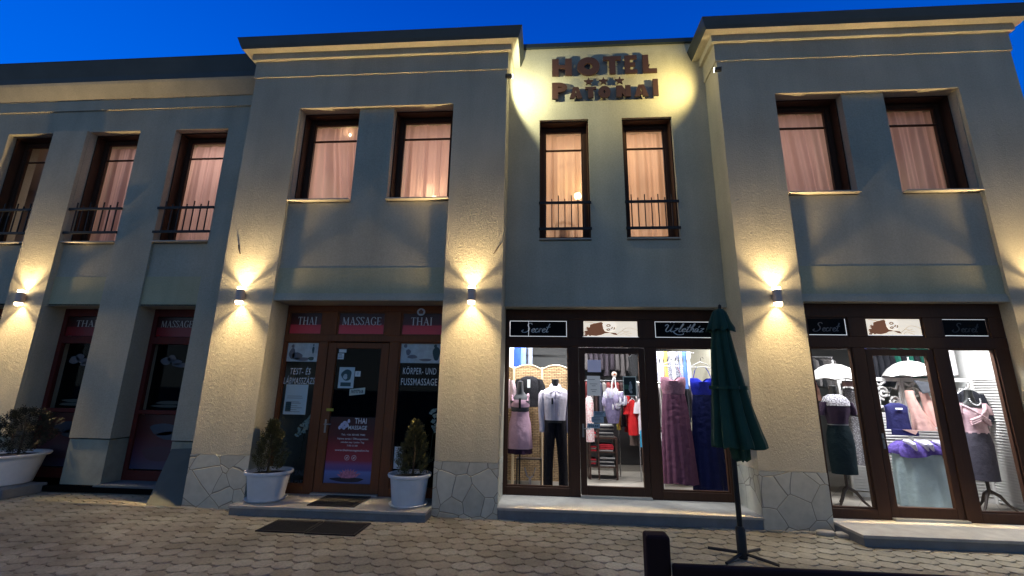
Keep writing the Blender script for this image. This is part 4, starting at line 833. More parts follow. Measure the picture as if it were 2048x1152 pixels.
# foreground bench seen from behind
bt = thing('wooden_bench', (1.6, 1.9, 0), 'dark wooden bench with a rounded end post in the near foreground', 'bench')
def lbox(x0, x1, y0, y1, z0, z1, nm, par=bt, bv=.012): return B(x0, x1, y0, y1, z0, z1).build(nm, BENCH, par, bevel=bv)
lbox(.405, .50, 1.98, 2.06, 0, 1.145, 'post'); lbox(2.70, 2.80, 1.98, 2.06, 0, 1.145, 'post')
lbox(.50, 2.70, 1.955, 1.995, .88, 1.050, 'back_rail'); lbox(.50, 2.70, 2.0, 2.04, .62, .80, 'back_rail'); lbox(.42, 2.78, 1.50, 1.97, .42, .46, 'seat')
for x in (.42, 2.70): lbox(x, x + .07, 1.5, 1.57, 0, .42, 'leg')
# ================================================================== SHOP DISPLAYS
def ell(cx, cy, z, rx, ry, amp=0, nf=9, ph=0, n=56, dz=0):
    return [(cx + rx * (1 + amp * math.sin(nf * a + ph) + amp * .4 * math.sin((nf * 2 + 1) * a + 1)) * math.cos(a), cy + ry * (1 + amp * math.sin(nf * a + ph)) * math.sin(a), z + dz * math.sin(3 * a + ph)) for a in [2 * math.pi * j / n for j in range(n)]]
def garment(name, secs, m, par, cap=False, smooth=True): return MB().loft([ell(*s) for s in secs], cap=cap).build(name, m, par, smooth)
def cloth(name, c, rough=.8, var=.12, vs=9, emit=None): return mat(name, c, rough, var=var, vscale=vs, bump=(13, .014), spec=.15)
def dotted(name, c1, c2, sc_=40, th=.35, feat='F1'):
    m = mat(name, c1, .8); t = m.node_tree; p = t.nodes['Principled BSDF']; c = N(t, 'ShaderNodeTexCoord'); v = N(t, 'ShaderNodeTexVoronoi'); v.inputs['Scale'].default_value = sc_; t.links.new(c.outputs['Object'], v.inputs['Vector'])
    r = N(t, 'ShaderNodeMapRange'); t.links.new(v.outputs['Distance'], r.inputs[0]); r.inputs[1].default_value = th; r.inputs[2].default_value = th + .08
    x = N(t, 'ShaderNodeMix', data_type='RGBA'); t.links.new(r.outputs[0], x.inputs[0]); x.inputs[6].default_value = (*c1, 1); x.inputs[7].default_value = (*c2, 1); t.links.new(x.outputs[2], p.inputs['Base Color']); return m
FORM = mat('dress_form_grey', (.05, .05, .055), .5); FORMB = mat('dress_form_black', (.012, .012, .013), .55)
PINK = cloth('pink_dress_cloth', (.62, .38, .46)); SHIRT = cloth('lilac_white_shirt_cloth', (.68, .62, .70), var=.06); TROU = cloth('black_trouser_cloth', (.012, .010, .013)); NAVY = cloth('navy_cloth', (.025, .025, .10))
def torso(t, cx, cy, zs, zb, w, m, neckz, neckr=.045, d=.55):
    """dress form: neck, shoulders, bust, waist"""
    h = zs - zb
    MB().loft([ell(cx, cy, zb, w * .80, w * .8 * d), ell(cx, cy, zb + h * .25, w * .66, w * .66 * d), ell(cx, cy - .01, zb + h * .55, w * .86, w * d), ell(cx, cy - .01, zb + h * .78, w * .95, w * .9 * d), ell(cx, cy, zb + h * .93, w * .88, w * .6 * d), ell(cx, cy, zs, w * .50, w * .42 * d),
               ell(cx, cy, zs + .035, neckr * 1.25, neckr * 1.15), ell(cx, cy, neckz - .05, neckr, neckr), ell(cx, cy - .005, neckz, neckr * 1.02, neckr), ell(cx, cy - .005, neckz + .012, neckr * .4, neckr * .4)]).build('torso', m, t, True)
# -- lady form in the pink dress
t = thing('mannequin', (-.41, 7.62, .155), 'headless grey dress form in a short pink dress with black waistband, left boutique window', 'mannequin'); cx, cy = -.41, 7.62
torso(t, cx, cy, 1.66, 1.12, .175, FORM, 1.86)
garment('dress', [(cx, cy - .01, 1.56, .150, .085), (cx, cy - .012, 1.47, .160, .105), (cx, cy, 1.40, .142, .090), (cx, cy, 1.30, .150, .10, .01), (cx, cy, 1.18, .180, .12, .015), (cx, cy, 1.0, .192, .125, .025, 7), (cx, cy, .80, .205, .135, .04, 7, .5), (cx, cy, .785, .20, .13, .04, 7, .5)], PINK, t)
for sx_ in (-1, 1): MB().tube([(cx + sx_ * .125, cy - .07, 1.545), (cx + sx_ * .135, cy - .045, 1.62), (cx + sx_ * .13, cy, 1.655)], .018, 8).build('strap', PINK, t, True)
garment('waistband', [(cx, cy - .002, 1.43, .150, .098), (cx, cy - .002, 1.375, .146, .095)], BLACK, t); B(cx - .018, cx + .018, cy - .128, cy - .10, 1.42, 1.585).build('placket', BLACK, t)
garment('underskirt', [(cx, cy, .80, .19, .12, .04, 7), (cx, cy, .71, .205, .13, .06, 9)], cloth('dark_plum_cloth', (.03, .012, .03)), t)
MB().tube([(cx, cy, .9), (cx, cy, .2)], .014).build('stand', IRON, t); MB().lathe(cx, cy, [(.14, .157), (.14, .17), (.02, .19)], 24).build('base', IRON, t)
# -- gentleman form in shirt and trousers
t = thing('mannequin', (.18, 7.62, .155), 'headless black male form in a pale shirt and black trousers, left boutique window', 'mannequin'); cx = .175
torso(t, cx, cy, 1.74, 1.2, .20, FORMB, 1.90, .058)
garment('shirt', [(cx, cy, 1.79, .075, .07), (cx, cy, 1.76, .12, .085), (cx, cy, 1.735, .185, .10), (cx, cy, 1.68, .215, .125), (cx, cy, 1.55, .205, .135, .012), (cx, cy, 1.40, .185, .125, .02, 8), (cx, cy, 1.28, .172, .118, .035, 9, 1), (cx, cy, 1.215, .165, .115, .03, 9)], SHIRT, t)
for sx_ in (-1, 1):
    MB().loft([ell(cx + sx_ * a, cy + .01, z, r_, r_ * 1.05, .04, 5, z * 9, n=24) for a, z, r_ in ((.19, 1.72, .045), (.222, 1.66, .058), (.232, 1.52, .055), (.232, 1.38, .050), (.225, 1.25, .048), (.218, 1.12, .043), (.215, 1.08, .046), (.213, 1.05, .044))]).build('sleeve', SHIRT, t, True)
    MB().loft([[(cx + sx_ * .012, cy - .105, 1.735), (cx + sx_ * .085, cy - .115, 1.69), (cx + sx_ * .09, cy - .03, 1.80), (cx + sx_ * .055, cy - .03, 1.835)], [(cx + sx_ * .012, cy - .112, 1.733), (cx + sx_ * .088, cy - .125, 1.685), (cx + sx_ * .098, cy - .03, 1.80), (cx + sx_ * .06, cy - .03, 1.84)]]).build('collar', SHIRT, t)
    MB().loft([ell(cx + sx_ * a, cy, z, r_, r_ * 1.1, .03, 4, z * 5, n=28) for a, z, r_ in ((.085, 1.23, .088), (.092, 1.0, .098), (.108, .80, .085), (.120, .5, .074), (.125, .22, .074))]).build('trouser_leg', TROU, t, True)
garment('belt', [(cx, cy, 1.245, .176, .122), (cx, cy, 1.205, .176, .122)], BLACK, t)
B(cx - .006, cx + .006, cy - .145, cy - .13, 1.25, 1.70).build('button_band', cloth('placket_cloth', (.55, .5, .58)), t)
B(cx - .065, cx - .04, cy - .147, cy - .14, 1.50, 1.60).build('swing_tag', BLACK, t)
MB().lathe(cx, cy, [(.17, .157), (.17, .17)], 24).build('base', IRON, t)
# -- hanging tops between them
def hanger(x, y, z, w, par, m=None):
    MB().tube([(x - w, y, z - .09), (x - w * .5, y, z - .04), (x, y, z), (x + w * .5, y, z - .04), (x + w, y, z - .09), (x, y, z - .085), (x - w, y, z - .09)], .006, 6).build('hanger', m or WHITE, par)
    MB().tube([(x, y, z), (x, y, z + .05), (x + .03, y, z + .085), (x + .05, y, z + .05)], .004, 6).build('hook', IRON, par)
def top(nm, x, y, z1, z0, w, m, label, cat='top', sleeve=.22, group=None, hang=True, flare=1.0):
    t = thing(nm, (x, y, z0), label, cat, group); h = z1 - z0
    MB().loft([ell(x, y, z, rx, ry, am, 6, z * 7) for z, rx, ry, am in ((z1, w * .32, .03, 0), (z1 - h * .06, w * .62, .045, 0), (z1 - h * .14, w * .86, .055, .01), (z1 - h * .4, w * .80, .06, .03), (z1 - h * .7, w * .80 * flare, .06, .05), (z0, w * .86 * flare, .065, .07))], cap=False).build('body', m, t, True)
    if sleeve:
        for s_ in (-1, 1): MB().loft([ell(x + s_ * w * a, y, z1 - b_, r_, r_ * .7, .05, 4, n=20) for a, b_, r_ in ((.78, h * .10, .055), (.98, h * .10 + sleeve * .4, .062), (1.08, h * .10 + sleeve, .068))], cap=False).build('sleeve', m, t, True)
    if hang: hanger(x, y, z1 + .03, w * .8, t)
    return t
t = top('knitted_top', -.27, 7.86, 1.96, 1.44, .22, cloth('black_knit', (.014, .013, .016)), 'black knitted top with white price tag hung on the wicker screen between the two mannequins', sleeve=.30, hang=False); B(-.30, -.25, 7.775, 7.78, 1.76, 1.90).build('price_tag', PAPER, t)
top('pink_blouse', -.70, 7.62, 1.93, 1.42, .16, cloth('pale_pink_cloth', (.70, .50, .52)), 'pale pink blouse half hidden at the left edge of the centre shop window', sleeve=.34)
# -- wicker folding screen
def wicker():
    m = mat('wicker_weave', (.5, .33, .17), .7); t = m.node_tree; p = t.nodes['Principled BSDF']; c = N(t, 'ShaderNodeTexCoord'); mp = N(t, 'ShaderNodeMapping'); mp.inputs['Rotation'].default_value = (math.radians(90), 0, 0)
    b_ = N(t, 'ShaderNodeTexBrick'); b_.inputs['Scale'].default_value = 1; b_.inputs['Brick Width'].default_value = .085; b_.inputs['Row Height'].default_value = .028; b_.inputs['Mortar Size'].default_value = .005; b_.inputs['Mortar Smooth'].default_value = .8
    b_.inputs['Color1'].default_value = (.52, .34, .17, 1); b_.inputs['Color2'].default_value = (.36, .22, .10, 1); b_.inputs['Mortar'].default_value = (.05, .03, .015, 1)
    t.links.new(c.outputs['Object'], mp.inputs[0]); t.links.new(mp.outputs[0], b_.inputs['Vector']); t.links.new(b_.outputs['Color'], p.inputs['Base Color'])
    iv = N(t, 'ShaderNodeMath', operation='SUBTRACT'); iv.inputs[0].default_value = 1; t.links.new(b_.outputs['Fac'], iv.inputs[1]); bb = N(t, 'ShaderNodeBump'); bb.inputs['Distance'].default_value = .02; t.links.new(iv.outputs[0], bb.inputs['Height']); t.links.new(bb.outputs[0], p.inputs['Normal']); return m
WK = wicker(); RATT = mat('rattan_pole', (.60, .45, .28), .5)
scr = thing('folding_screen', (-.3, 8.05, .155), 'tall woven wicker folding screen with arched panels behind the two mannequins', 'screen')
for i, (a, b_, ya, yb) in enumerate(((-1.06, -.56, 8.2, 8.02), (-.545, -.055, 8.02, 8.08), (-.045, .44, 8.08, 8.0))):
    k = 10; pts = [(a + (b_ - a) * j / k, ya + (yb - ya) * j / k, 2.09 + .075 * math.sin(math.pi * j / k)) for j in range(k + 1)]
    MB().grid([[(q[0], q[1], .22) for q in pts], pts]).build('woven_panel', WK, scr)
    MB().tube(pts, .014).build('top_rail', RATT, scr, True); MB().tube([(a, ya, .157), (a, ya, 2.13)], .015).build('post', RATT, scr, True); MB().tube([(b_, yb, .157), (b_, yb, 2.13)], .015).build('post', RATT, scr, True)
# -- clothes above the screen
RAIL = mat('chrome_rail', (.6, .6, .62), .25, .9)
tag(MB().tube([(-.64, 8.25, 2.62), (.2, 8.25, 2.62)], .012).build('clothes_rail', RAIL, None), 'chrome clothes rail above the wicker screen', 'rail')
for x, w_, c_, lb in ((-.63, .09, (.45, .50, .60), 'pale patterned garment at the left end of the rail above the wicker screen'), (-.50, .10, (.03, .08, .42), 'bright blue garment on the rail above the wicker screen'), (-.40, .06, (.18, .28, .52), 'light blue garment on the rail above the wicker screen'), (-.27, .05, (.22, .24, .30), 'grey garment at the right of the blue ones above the wicker screen')):
    top('hanging_garment', x, 8.25, 2.58, 2.02, w_ * 1.15, cloth('g_%d' % int(abs(x) * 100), c_), lb, 'garment', 0, 'clothes above the wicker screen', False)
# glass shelf foot display low in the left window
t = thing('shoe_rack', (-.25, 7.66, .155), 'low dark rack with a pale strappy bag under the pink dress', 'rack')
MB().box(-.47, -.05, 7.72, 7.9, .60, .615).box(-.47, -.45, 7.72, 7.9, .155, .60).box(-.07, -.05, 7.72, 7.9, .155, .60).build('frame', mat('dark_rack', (.05, .035, .03), .4), t)
MB().tube([(-.33, 7.7, .48), (-.29, 7.68, .36), (-.24, 7.68, .33), (-.19, 7.68, .36), (-.15, 7.7, .48)], .012).build('strap', mat('pale_strap', (.35, .32, .33), .5), t, True); MB().box(-.26, -.22, 7.67, 7.70, .17, .34).build('bag', mat('pale_strap', (.35, .32, .33), .5), t); B(-.20, -.13, 7.6, 7.605, .17, .22).build('price_card', PAPER, t)

# -- gowns in the right part of the centre window
def gown(x, y, zt, zb, wt, wb, m, m2, label, nf=13, seed=0):
    t = thing('evening_gown', (x, y, zb), label, 'gown', 'evening gowns hanging in the window'); hz = zt - zb; zw = zt - .30
    MB().loft([[(px_, py_, pz - (.07 * max(0, 1 - abs(abs(px_ - x) / wt - 0) * 2.2) if i_ == 0 else 0)) for px_, py_, pz in r_] for i_, r_ in enumerate([ell(x, y, zt - .02, wt, .06, .01, 4), ell(x, y - .01, zt - .08, wt * 1.03, .08, .02, 6), ell(x, y, zt - .18, wt * .98, .075, .02, 7), ell(x, y, zw, wt * .86, .065, .02, 8)])], cap=False).build('bodice', m, t, True)
    sec = []
    for i in range(9):
        u = i / 8; sec.append(ell(x + .02 * u, y, zw + .012 - (zw - zb) * u, wt * .88 + (wb - wt * .88) * u ** .7, .075 + .07 * u, .015 + .05 * u, nf, seed + .3 * u, 104, .01 * u))
    MB().loft(sec, cap=False).build('skirt', m2, t, True)
    for s_ in (-1, 1): MB().tube([(x + s_ * wt * .75, y - .02, zt - .03), (x + s_ * wt * .55, y, zt + .10), (x + s_ * wt * .35, y, zt + .16)], .006, 6).build('strap', m, t)
    hanger(x, y, zt + .25, wt * .95, t); return t
gown(2.115, 7.62, 1.99, .32, .20, .27, cloth('mauve_lace', (.42, .20, .26), var=.4, vs=60), cloth('mauve_tulle', (.13, .05, .085), var=.1), 'long mauve evening gown with lace bodice hanging in the boutique window beside the door', 13, 1)
gown(2.60, 7.66, 1.98, .22, .195, .27, cloth('royal_blue_satin', (.012, .02, .36)), cloth('dark_blue_chiffon', (.004, .007, .05)), 'long royal blue evening gown half hidden behind the green parasol', 11, 2)
t = thing('scarf_rail', (2.15, 7.95, 1.8), 'rail of knotted scarves in white, blue and yellow above the mauve gown', 'scarves')
MB().tube([(1.84, 7.95, 2.40), (2.60, 7.95, 2.40)], .011).build('rail', RAIL, t, True)
for i, (c_, c2) in enumerate((((.65, .66, .70), None), ((.10, .13, .42), (.6, .6, .65)), ((.68, .68, .70), None), ((.62, .42, .12), None), ((.60, .60, .62), (.2, .2, .25)), ((.70, .70, .72), None), ((.62, .62, .66), (.15, .15, .2)), ((.07, .14, .5), (.4, .45, .6)), ((.10, .2, .5), None), ((.62, .64, .68), None))):
    x = 1.90 + i * .066; m = dotted('scarf_cloth_%d' % i, c_, c2, 55, .3) if c2 else cloth('scarf_cloth_%d' % i, c_)
    MB().loft([ell(x, 7.94, z, r_, r_ * .7, .15, 5, i + z * 3, 28) for z, r_ in ((2.42, .034), (2.39, .040), (2.33, .040), (2.27, .020), (2.22, .026), (2.0, .036), (1.84 + .06 * math.sin(i * 2.1), .042))], cap=False).build('scarf', m, t, True)
# shelves and clothes behind
def rack(x0, x1, y, z, n, cols, hmin, hmax, label, seed, w=.035):
    r = random.Random(seed); t = thing('clothes_rack', ((x0 + x1) / 2, y, z - 1), label, 'clothes rack'); MB().tube([(x0 - .03, y, z), (x1 + .03, y, z)], .012).build('rail', RAIL, t, True)
    for xx in (x0 - .02, x1 + .02): MB().tube([(xx, y + .02, z), (xx, y + .02, .157)], .012).build('post', RAIL, t, True)
    for i in range(n):
        x = x0 + (x1 - x0) * (i + .5) / n; c_ = r.choice(cols); h = r.uniform(hmin, hmax)
        MB().loft([ell(x, y - .02, zz, rx, ry, am, 5, i + zz * 5, 24) for zz, rx, ry, am in ((z - .03, w * .5, .05, 0), (z - .08, w, .16, .02), (z - .3, w, .19, .08), (z - .3 - h * .5, w * 1.1, .18, .10), (z - h, w * 1.15, .19, .12))], cap=False).build('garment', cloth('rack_cloth_%02d' % (cols.index(c_) + seed * 10), c_), t, True)
rack(1.75, 2.80, 8.6, 1.90, 13, [(.55, .5, .48), (.05, .05, .06), (.45, .04, .04), (.5, .45, .4), (.25, .22, .25), (.12, .12, .2)], .5, .8, 'crowded clothes rack behind the two gowns', 3)
rack(1.9, 2.80, 8.35, 1.06, 9, [(.6, .55, .5), (.35, .3, .3), (.5, .06, .05), (.62, .6, .6)], .4, .7, 'low rack of short garments behind the mauve gown', 4)
t = thing('shoe_box_stack', (1.95, 8.0, .157), 'stack of white boxes behind the hem of the mauve gown', 'boxes'); B(1.72, 1.98, 8.0, 8.25, .157, .42).build('box', mat('white_card', (.6, .58, .56), .7), t); B(1.74, 1.97, 8.02, 8.24, .424, .68).build('box', mat('cream_card', (.5, .42, .38), .7), t)
# -- seen through the glass door
rack(1.45, 2.35, 9.0, 1.72, 9, [(.50, .02, .025), (.62, .62, .62), (.45, .02, .02), (.6, .5, .48), (.02, .02, .025)], .6, .78, 'rack with red and white shirts seen through the boutique door', 5, .05)
t = thing('hanging_shirt', (1.62, 8.62, .94), 'red shirt facing the boutique door, hung in front of the rack', 'shirt'); top_ = None
bpy.data.objects.remove(t)
top('hanging_shirt', 1.63, 8.62, 1.58, .95, .105, cloth('red_jersey', (.50, .018, .02)), 'red shirt hung in front of the rack, seen through the boutique door', 'shirt', .2)
top('hanging_shirt', 1.77, 8.55, 1.60, .98, .07, cloth('white_pink_jersey', (.62, .55, .58)), 'whitish shirt right beside the red one, seen through the boutique door', 'shirt', .2)
top('hanging_shirt', 1.50, 8.9, 1.62, 1.10, .08, cloth('beige_jersey', (.40, .37, .34)), 'beige grey shirt left of the red one, seen through the boutique door', 'shirt', .1)
top('blue_garment', 1.755, 8.5, 1.06, .76, .045, cloth('cyan_cloth', (.03, .30, .52)), 'cyan blue garment at the lower right behind the boutique door glass', 'garment', 0)
top('brown_garment', 1.65, 8.75, .99, .76, .09, cloth('brown_cloth', (.14, .10, .085)), 'brown short garment below the red shirt', 'garment', 0)
top('red_floral_dress', .79, 8.2, 1.63, .86, .09, dotted('red_floral_cloth', (.55, .05, .08), (.70, .60, .58), 70, .34), 'red and white floral dress at the left behind the boutique door', 'dress', 0)
t = thing('scarf_ring', (1.28, 8.6, 1.16), 'round hanger with a gathered bunch of lilac and blue textiles behind the boutique door', 'textiles')
MB().lathe(1.31, 8.6, [(.001, 2.09), (.035, 2.085), (.05, 2.06), (.05, 2.03), (.035, 2.0), (.001, 1.995)], 18, sy=.5).build('knob', mat('cream_knob', (.6, .5, .42), .5), t, True); MB().lathe(1.31, 8.56, [(.001, 2.062), (.024, 2.05), (.024, 2.036), (.001, 2.022)], 14, sy=.5).build('knob_centre', mat('orange_knob', (.40, .09, .03), .5), t)
MB().tube([(1.30, 8.6, 2.0), (1.26, 8.6, 1.86), (1.25, 8.6, 1.72)], .014).build('cord', WHITE, t, True); MB().tube([(1.32, 8.6, 2.0), (1.34, 8.6, 1.72)], .010).build('cord', WHITE, t, True)
BC = [cloth('lilac_print', (.28, .24, .36), var=.4, vs=40), dotted('blue_white_scarf_print', (.08, .10, .3), (.6, .58, .62), 60, .3), dotted('pink_grey_print', (.5, .30, .36), (.4, .4, .5), 50, .3), cloth('pale_grey_print', (.5, .48, .52), var=.3, vs=50)]
for i in range(16):
    a = i * 2.4; rr = .17 * math.sqrt((i + 1) / 16); x, z = 1.285 + rr * 1.1 * math.cos(a), 1.62 + rr * .75 * math.sin(a)
    MB().loft([ell(x + .015 * math.sin(i), 8.58 - .05 * math.cos(a), zz, r_, r_ * .8, .2, 4, i, 20) for zz, r_ in ((z + .07, .015), (z + .04, .045), (z - .02, .055), (z - .09, .05), (z - .12, .02))]).build('bunch', BC[i % 4], t, True)
MB().loft([ell(1.27, 8.62, z, r_, r_ * .5, .08, 7, z * 4, 40) for z, r_ in ((1.60, .16), (1.45, .15), (1.30, .125), (1.15, .09))]).build('drape', cloth('violet_grey_drape', (.13, .11, .19), var=.3, vs=20), t, True)
top('yellow_scarf', 1.40, 8.85, 1.42, 1.02, .045, cloth('mustard_cloth', (.42, .32, .06)), 'narrow mustard yellow scarf beside the gathered textiles', 'scarf', 0)
t = thing('sales_table', (1.1, 8.8, .157), 'wooden table with piles of folded red, black and white clothes behind the boutique door', 'table'); TW = mat('table_wood', (.05, .022, .014), .5)
B(.80, 1.34, 8.7, 9.2, .86, .89).build('tabletop', TW, t); B(.80, 1.34, 8.7, 9.2, .36, .38).build('lower_shelf', TW, t); B(.80, 1.34, 8.7, 9.2, .62, .64).build('shelf', TW, t)
for x in (.80, 1.325): B(x, x + .016, 8.70, 9.2, .16, .86).build('side_panel', TW, t)
for x in (.82, .975, 1.30): B(x, x + .03, 8.68, 8.71, .157, 1.12 if x == .975 else .86).build('leg', TW, t)
def pile(x0, x1, y0, y1, z, cols, label):
    t = thing('folded_pile', ((x0 + x1) / 2, (y0 + y1) / 2, z), label, 'folded clothes', 'piles of folded clothes')
    for i, c_ in enumerate(cols):
        o = R.uniform(-.012, .012); B(x0 + o, x1 + o, y0, y1, z + i * .032 + .001, z + i * .032 + .030).build('folded_item', cloth('fold_%s' % '_'.join('%02d' % int(v * 99) for v in c_), c_), t, bevel=.010)
k_, r_, w_, g_ = (.02, .02, .025), (.35, .02, .03), (.30, .29, .28), (.12, .11, .10)
pile(.83, .95, 8.70, 8.98, .64, (r_, g_, r_, k_), 'small stack of red and dark clothes in the left of the middle shelf'); pile(.83, .95, 8.70, 8.98, .38, (k_, r_, g_, r_), 'small stack of red and dark clothes in the left of the lowest shelf')
pile(1.0, 1.28, 8.70, 9.0, .89, (g_, k_, w_, k_, g_, k_, w_), 'tall pile of grey, black and white folded tops on the table'); pile(1.0, 1.27, 8.70, 9.0, .64, (w_, r_, r_, r_), 'red folded clothes on the middle shelf of the table'); pile(1.0, 1.28, 8.70, 9.0, .38, (w_, k_, w_, k_, w_), 'striped looking pile of black and white clothes on the lowest shelf'); pile(.80, .94, 8.60, 8.9, .89, (r_, w_, r_), 'small pile of red clothes at the left end of the table')
t = thing('dark_garment_bag', (1.68, 8.6, 2.0), 'dark garment hanging high at the right behind the boutique door', 'garment'); MB().loft([ell(1.68, 8.6, z, r_, .05, .15, 5, z * 3) for z, r_ in ((2.42, .03), (2.36, .09), (2.22, .075), (2.12, .10), (2.0, .05))]).build('body', BLACK, t, True)
rack(.75, 2.6, 9.75, 1.95, 20, [(.02, .02, .025), (.05, .03, .03), (.10, .09, .09), (.16, .03, .03), (.06, .06, .09), (.20, .18, .17)], .6, .95, 'long dim rack of dark clothes at the back of the centre shop', 8, .05)
rack(.75, 2.6, 10.2, 2.75, 16, [(.03, .03, .035), (.08, .07, .07), (.05, .04, .05)], .5, .7, 'upper rack of dark jackets on the back wall of the centre shop', 9, .06)
# partitions give the shop its dark grey back
B(-.60, .50, 8.75, 8.80, .156, 3.04).build('partition', mat('grey_partition_paint', (.05, .05, .05), .8, var=.1, vscale=2), bld)
tag(B(.9, 2.3, 10.52, 10.59, .157, 2.3).build('wall_cupboard', mat('dark_cupboard', (.03, .028, .03), .4), None), 'dark cupboard against the back wall of the boutique', 'cupboard')
# notices on the boutique door
ydc = YC + .012 + .026
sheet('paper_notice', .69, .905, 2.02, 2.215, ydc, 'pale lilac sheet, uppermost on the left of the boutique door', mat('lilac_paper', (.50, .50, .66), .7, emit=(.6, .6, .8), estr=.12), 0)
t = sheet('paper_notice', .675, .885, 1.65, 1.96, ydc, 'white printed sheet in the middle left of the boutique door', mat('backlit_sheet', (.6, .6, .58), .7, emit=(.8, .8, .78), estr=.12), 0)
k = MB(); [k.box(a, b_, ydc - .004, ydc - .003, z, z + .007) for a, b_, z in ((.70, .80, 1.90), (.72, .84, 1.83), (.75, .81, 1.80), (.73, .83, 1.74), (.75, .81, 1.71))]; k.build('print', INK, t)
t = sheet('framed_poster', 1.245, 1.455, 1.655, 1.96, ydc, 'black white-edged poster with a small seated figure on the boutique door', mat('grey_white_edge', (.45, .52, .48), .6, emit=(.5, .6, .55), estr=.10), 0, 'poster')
B(1.258, 1.442, ydc - .004, ydc - .002, 1.668, 1.947).build('print', mat('black_green_print', (.012, .02, .016), .5), t); blobs(t, [(1.36, 1.86, .016, .022), (1.362, 1.80, .028, .05), (1.365, 1.72, .022, .025), (1.34, 1.77, .012, .04)], ydc - .005, mat('white_figure_print', (.45, .48, .46), .6), 'figure'); B(1.262, 1.33, ydc - .0045, ydc - .004, 1.76, 1.83).build('green_patch', mat('green_patch', (.04, .14, .09), .6), t)
NOT = mat('blue_grey_label', (.42, .50, .55), .6)
sheet('door_label', .765, .955, 1.335, 1.41, ydc, 'upper blue grey label of three on the boutique door', NOT, 3, 'label', group='labels on the boutique door'); sheet('door_label', .735, .925, 1.24, 1.33, ydc, 'middle blue grey label of three on the boutique door', NOT, 3, 'label', group='labels on the boutique door')
t = thing('door_label', (.76, ydc, 1.155), 'lowest label of three on the boutique door, reading TOLNI', 'label', 'labels on the boutique door'); B(.665, .86, ydc - .0015, ydc, 1.155, 1.225).build('paper', NOT, t); serif_t = text('word', 'TOLNI', .762, ydc - .003, 1.172, .034, INKD, t, width=.15, bold=.03)

# -- right boutique window
cyR = 7.35
TEAL = cloth('dark_teal_skirt_cloth', (.010, .022, .028)); PLUM = cloth('plum_satin', (.055, .035, .065), rough=.4)
t = thing('mannequin', (4.46, cyR, .13), 'black dress form with silvery sequin shoulders, plum top and dark pencil skirt', 'mannequin'); cx = 4.46
torso(t, cx, cyR, 1.70, 1.2, .185, FORMB, 1.86, .052)
garment('blouse', [(cx, cyR, 1.715, .085, .055), (cx, cyR, 1.68, .16, .085), (cx, cyR - .01, 1.60, .195, .115, .01), (cx, cyR - .01, 1.48, .185, .125, .02), (cx, cyR, 1.36, .150, .10, .02), (cx, cyR, 1.27, .140, .095, .015)], PLUM, t)
garment('sequin_yoke', [(cx, cyR - .004, 1.735, .075, .055), (cx, cyR - .004, 1.69, .165, .092), (cx, cyR - .014, 1.62, .200, .120), (cx, cyR - .016, 1.565, .200, .126, .02, 5)], dotted('sequins', (.60, .58, .62), (.10, .09, .11), 90, .42), t)
for s_ in (-1, 1): MB().loft([ell(cx + s_ * a, cyR - .03, z, r_, r_, .03, 4, n=20) for a, z, r_ in ((.18, 1.62, .05), (.22, 1.52, .05), (.24, 1.42, .045))]).build('sleeve', PLUM, t, True)
MB().tube([(cx + .22, cyR - .03, 1.44), (cx + .30, cyR - .12, 1.42), (cx + .37, cyR - .12, 1.43)], .022).build('arm', FORMB, t, True)
garment('skirt', [(cx, cyR, 1.285, .142, .097), (cx, cyR, 1.15, .178, .115), (cx, cyR, 1.0, .192, .12), (cx, cyR, .78, .185, .12, .01, 3), (cx, cyR, .585, .178, .115, .012, 3)], TEAL, t); garment('belt', [(cx, cyR, 1.295, .147, .10), (cx, cyR, 1.28, .147, .10)], mat('silver_belt', (.25, .27, .28), .3, .6), t)
MB().tube([(cx, cyR, .8), (cx, cyR, .36)], .022).build('stand', mat('stand_wood', (.03, .018, .012), .4), t, True)
for dx, dy in ((-.17, -.08), (.20, -.10), (.02, .22)): MB().tube([(cx, cyR, .40), (cx + dx * .45, cyR + dy * .45, .34), (cx + dx * .8, cyR + dy * .8, .22), (cx + dx * 1.15, cyR + dy * 1.15, .145)], [.026, .024, .018, .014]).build('foot', mat('stand_wood', (.03, .018, .012), .4), t, True)
t = thing('mannequin', (6.47, 7.42, .13), 'black dress form with pearls, draped pink top and grey skirt, far right', 'mannequin'); cx, cy = 6.47, 7.42
torso(t, cx, cy, 1.66, 1.15, .18, FORMB, 1.83, .05)
PK2 = cloth('draped_pink_satin', (.62, .42, .46), rough=.45)
garment('top', [(cx, cy, 1.57, .185, .10), (cx, cy - .01, 1.50, .190, .125, .02), (cx, cy - .01, 1.40, .165, .11, .03, 6), (cx, cy, 1.30, .150, .10, .02, 7), (cx, cy, 1.20, .158, .105, .02)], PK2, t)
for s_ in (-1, 1):
    for j in range(3): MB().tube([(cx + s_ * (.17 - j * .02), cy - .03, 1.62 - j * .012), (cx + s_ * (.10 - j * .015), cy - .105, 1.55 - j * .012), (cx - s_ * .03, cy - .135, 1.44 - j * .028), (cx - s_ * .13, cy - .10, 1.385 - j * .03)], .020, 8).build('drape_fold', PK2, t, True)
    MB().loft([ell(cx + s_ * a, cy, z, r_, r_, .05, 5, n=20) for a, z, r_ in ((.165, 1.64, .045), (.205, 1.56, .062), (.215, 1.47, .060))]).build('sleeve', PK2, t, True)
for j in range(13): a = math.pi * (j / 12); MB().lathe(cx - .075 * math.cos(a), cy - .085 - .02 * math.sin(a), [(.001, 1.70 - .09 * math.sin(a) - .011), (.011, 1.70 - .09 * math.sin(a)), (.001, 1.70 - .09 * math.sin(a) + .011)], 8).build('pearl', WHITE, t, True)
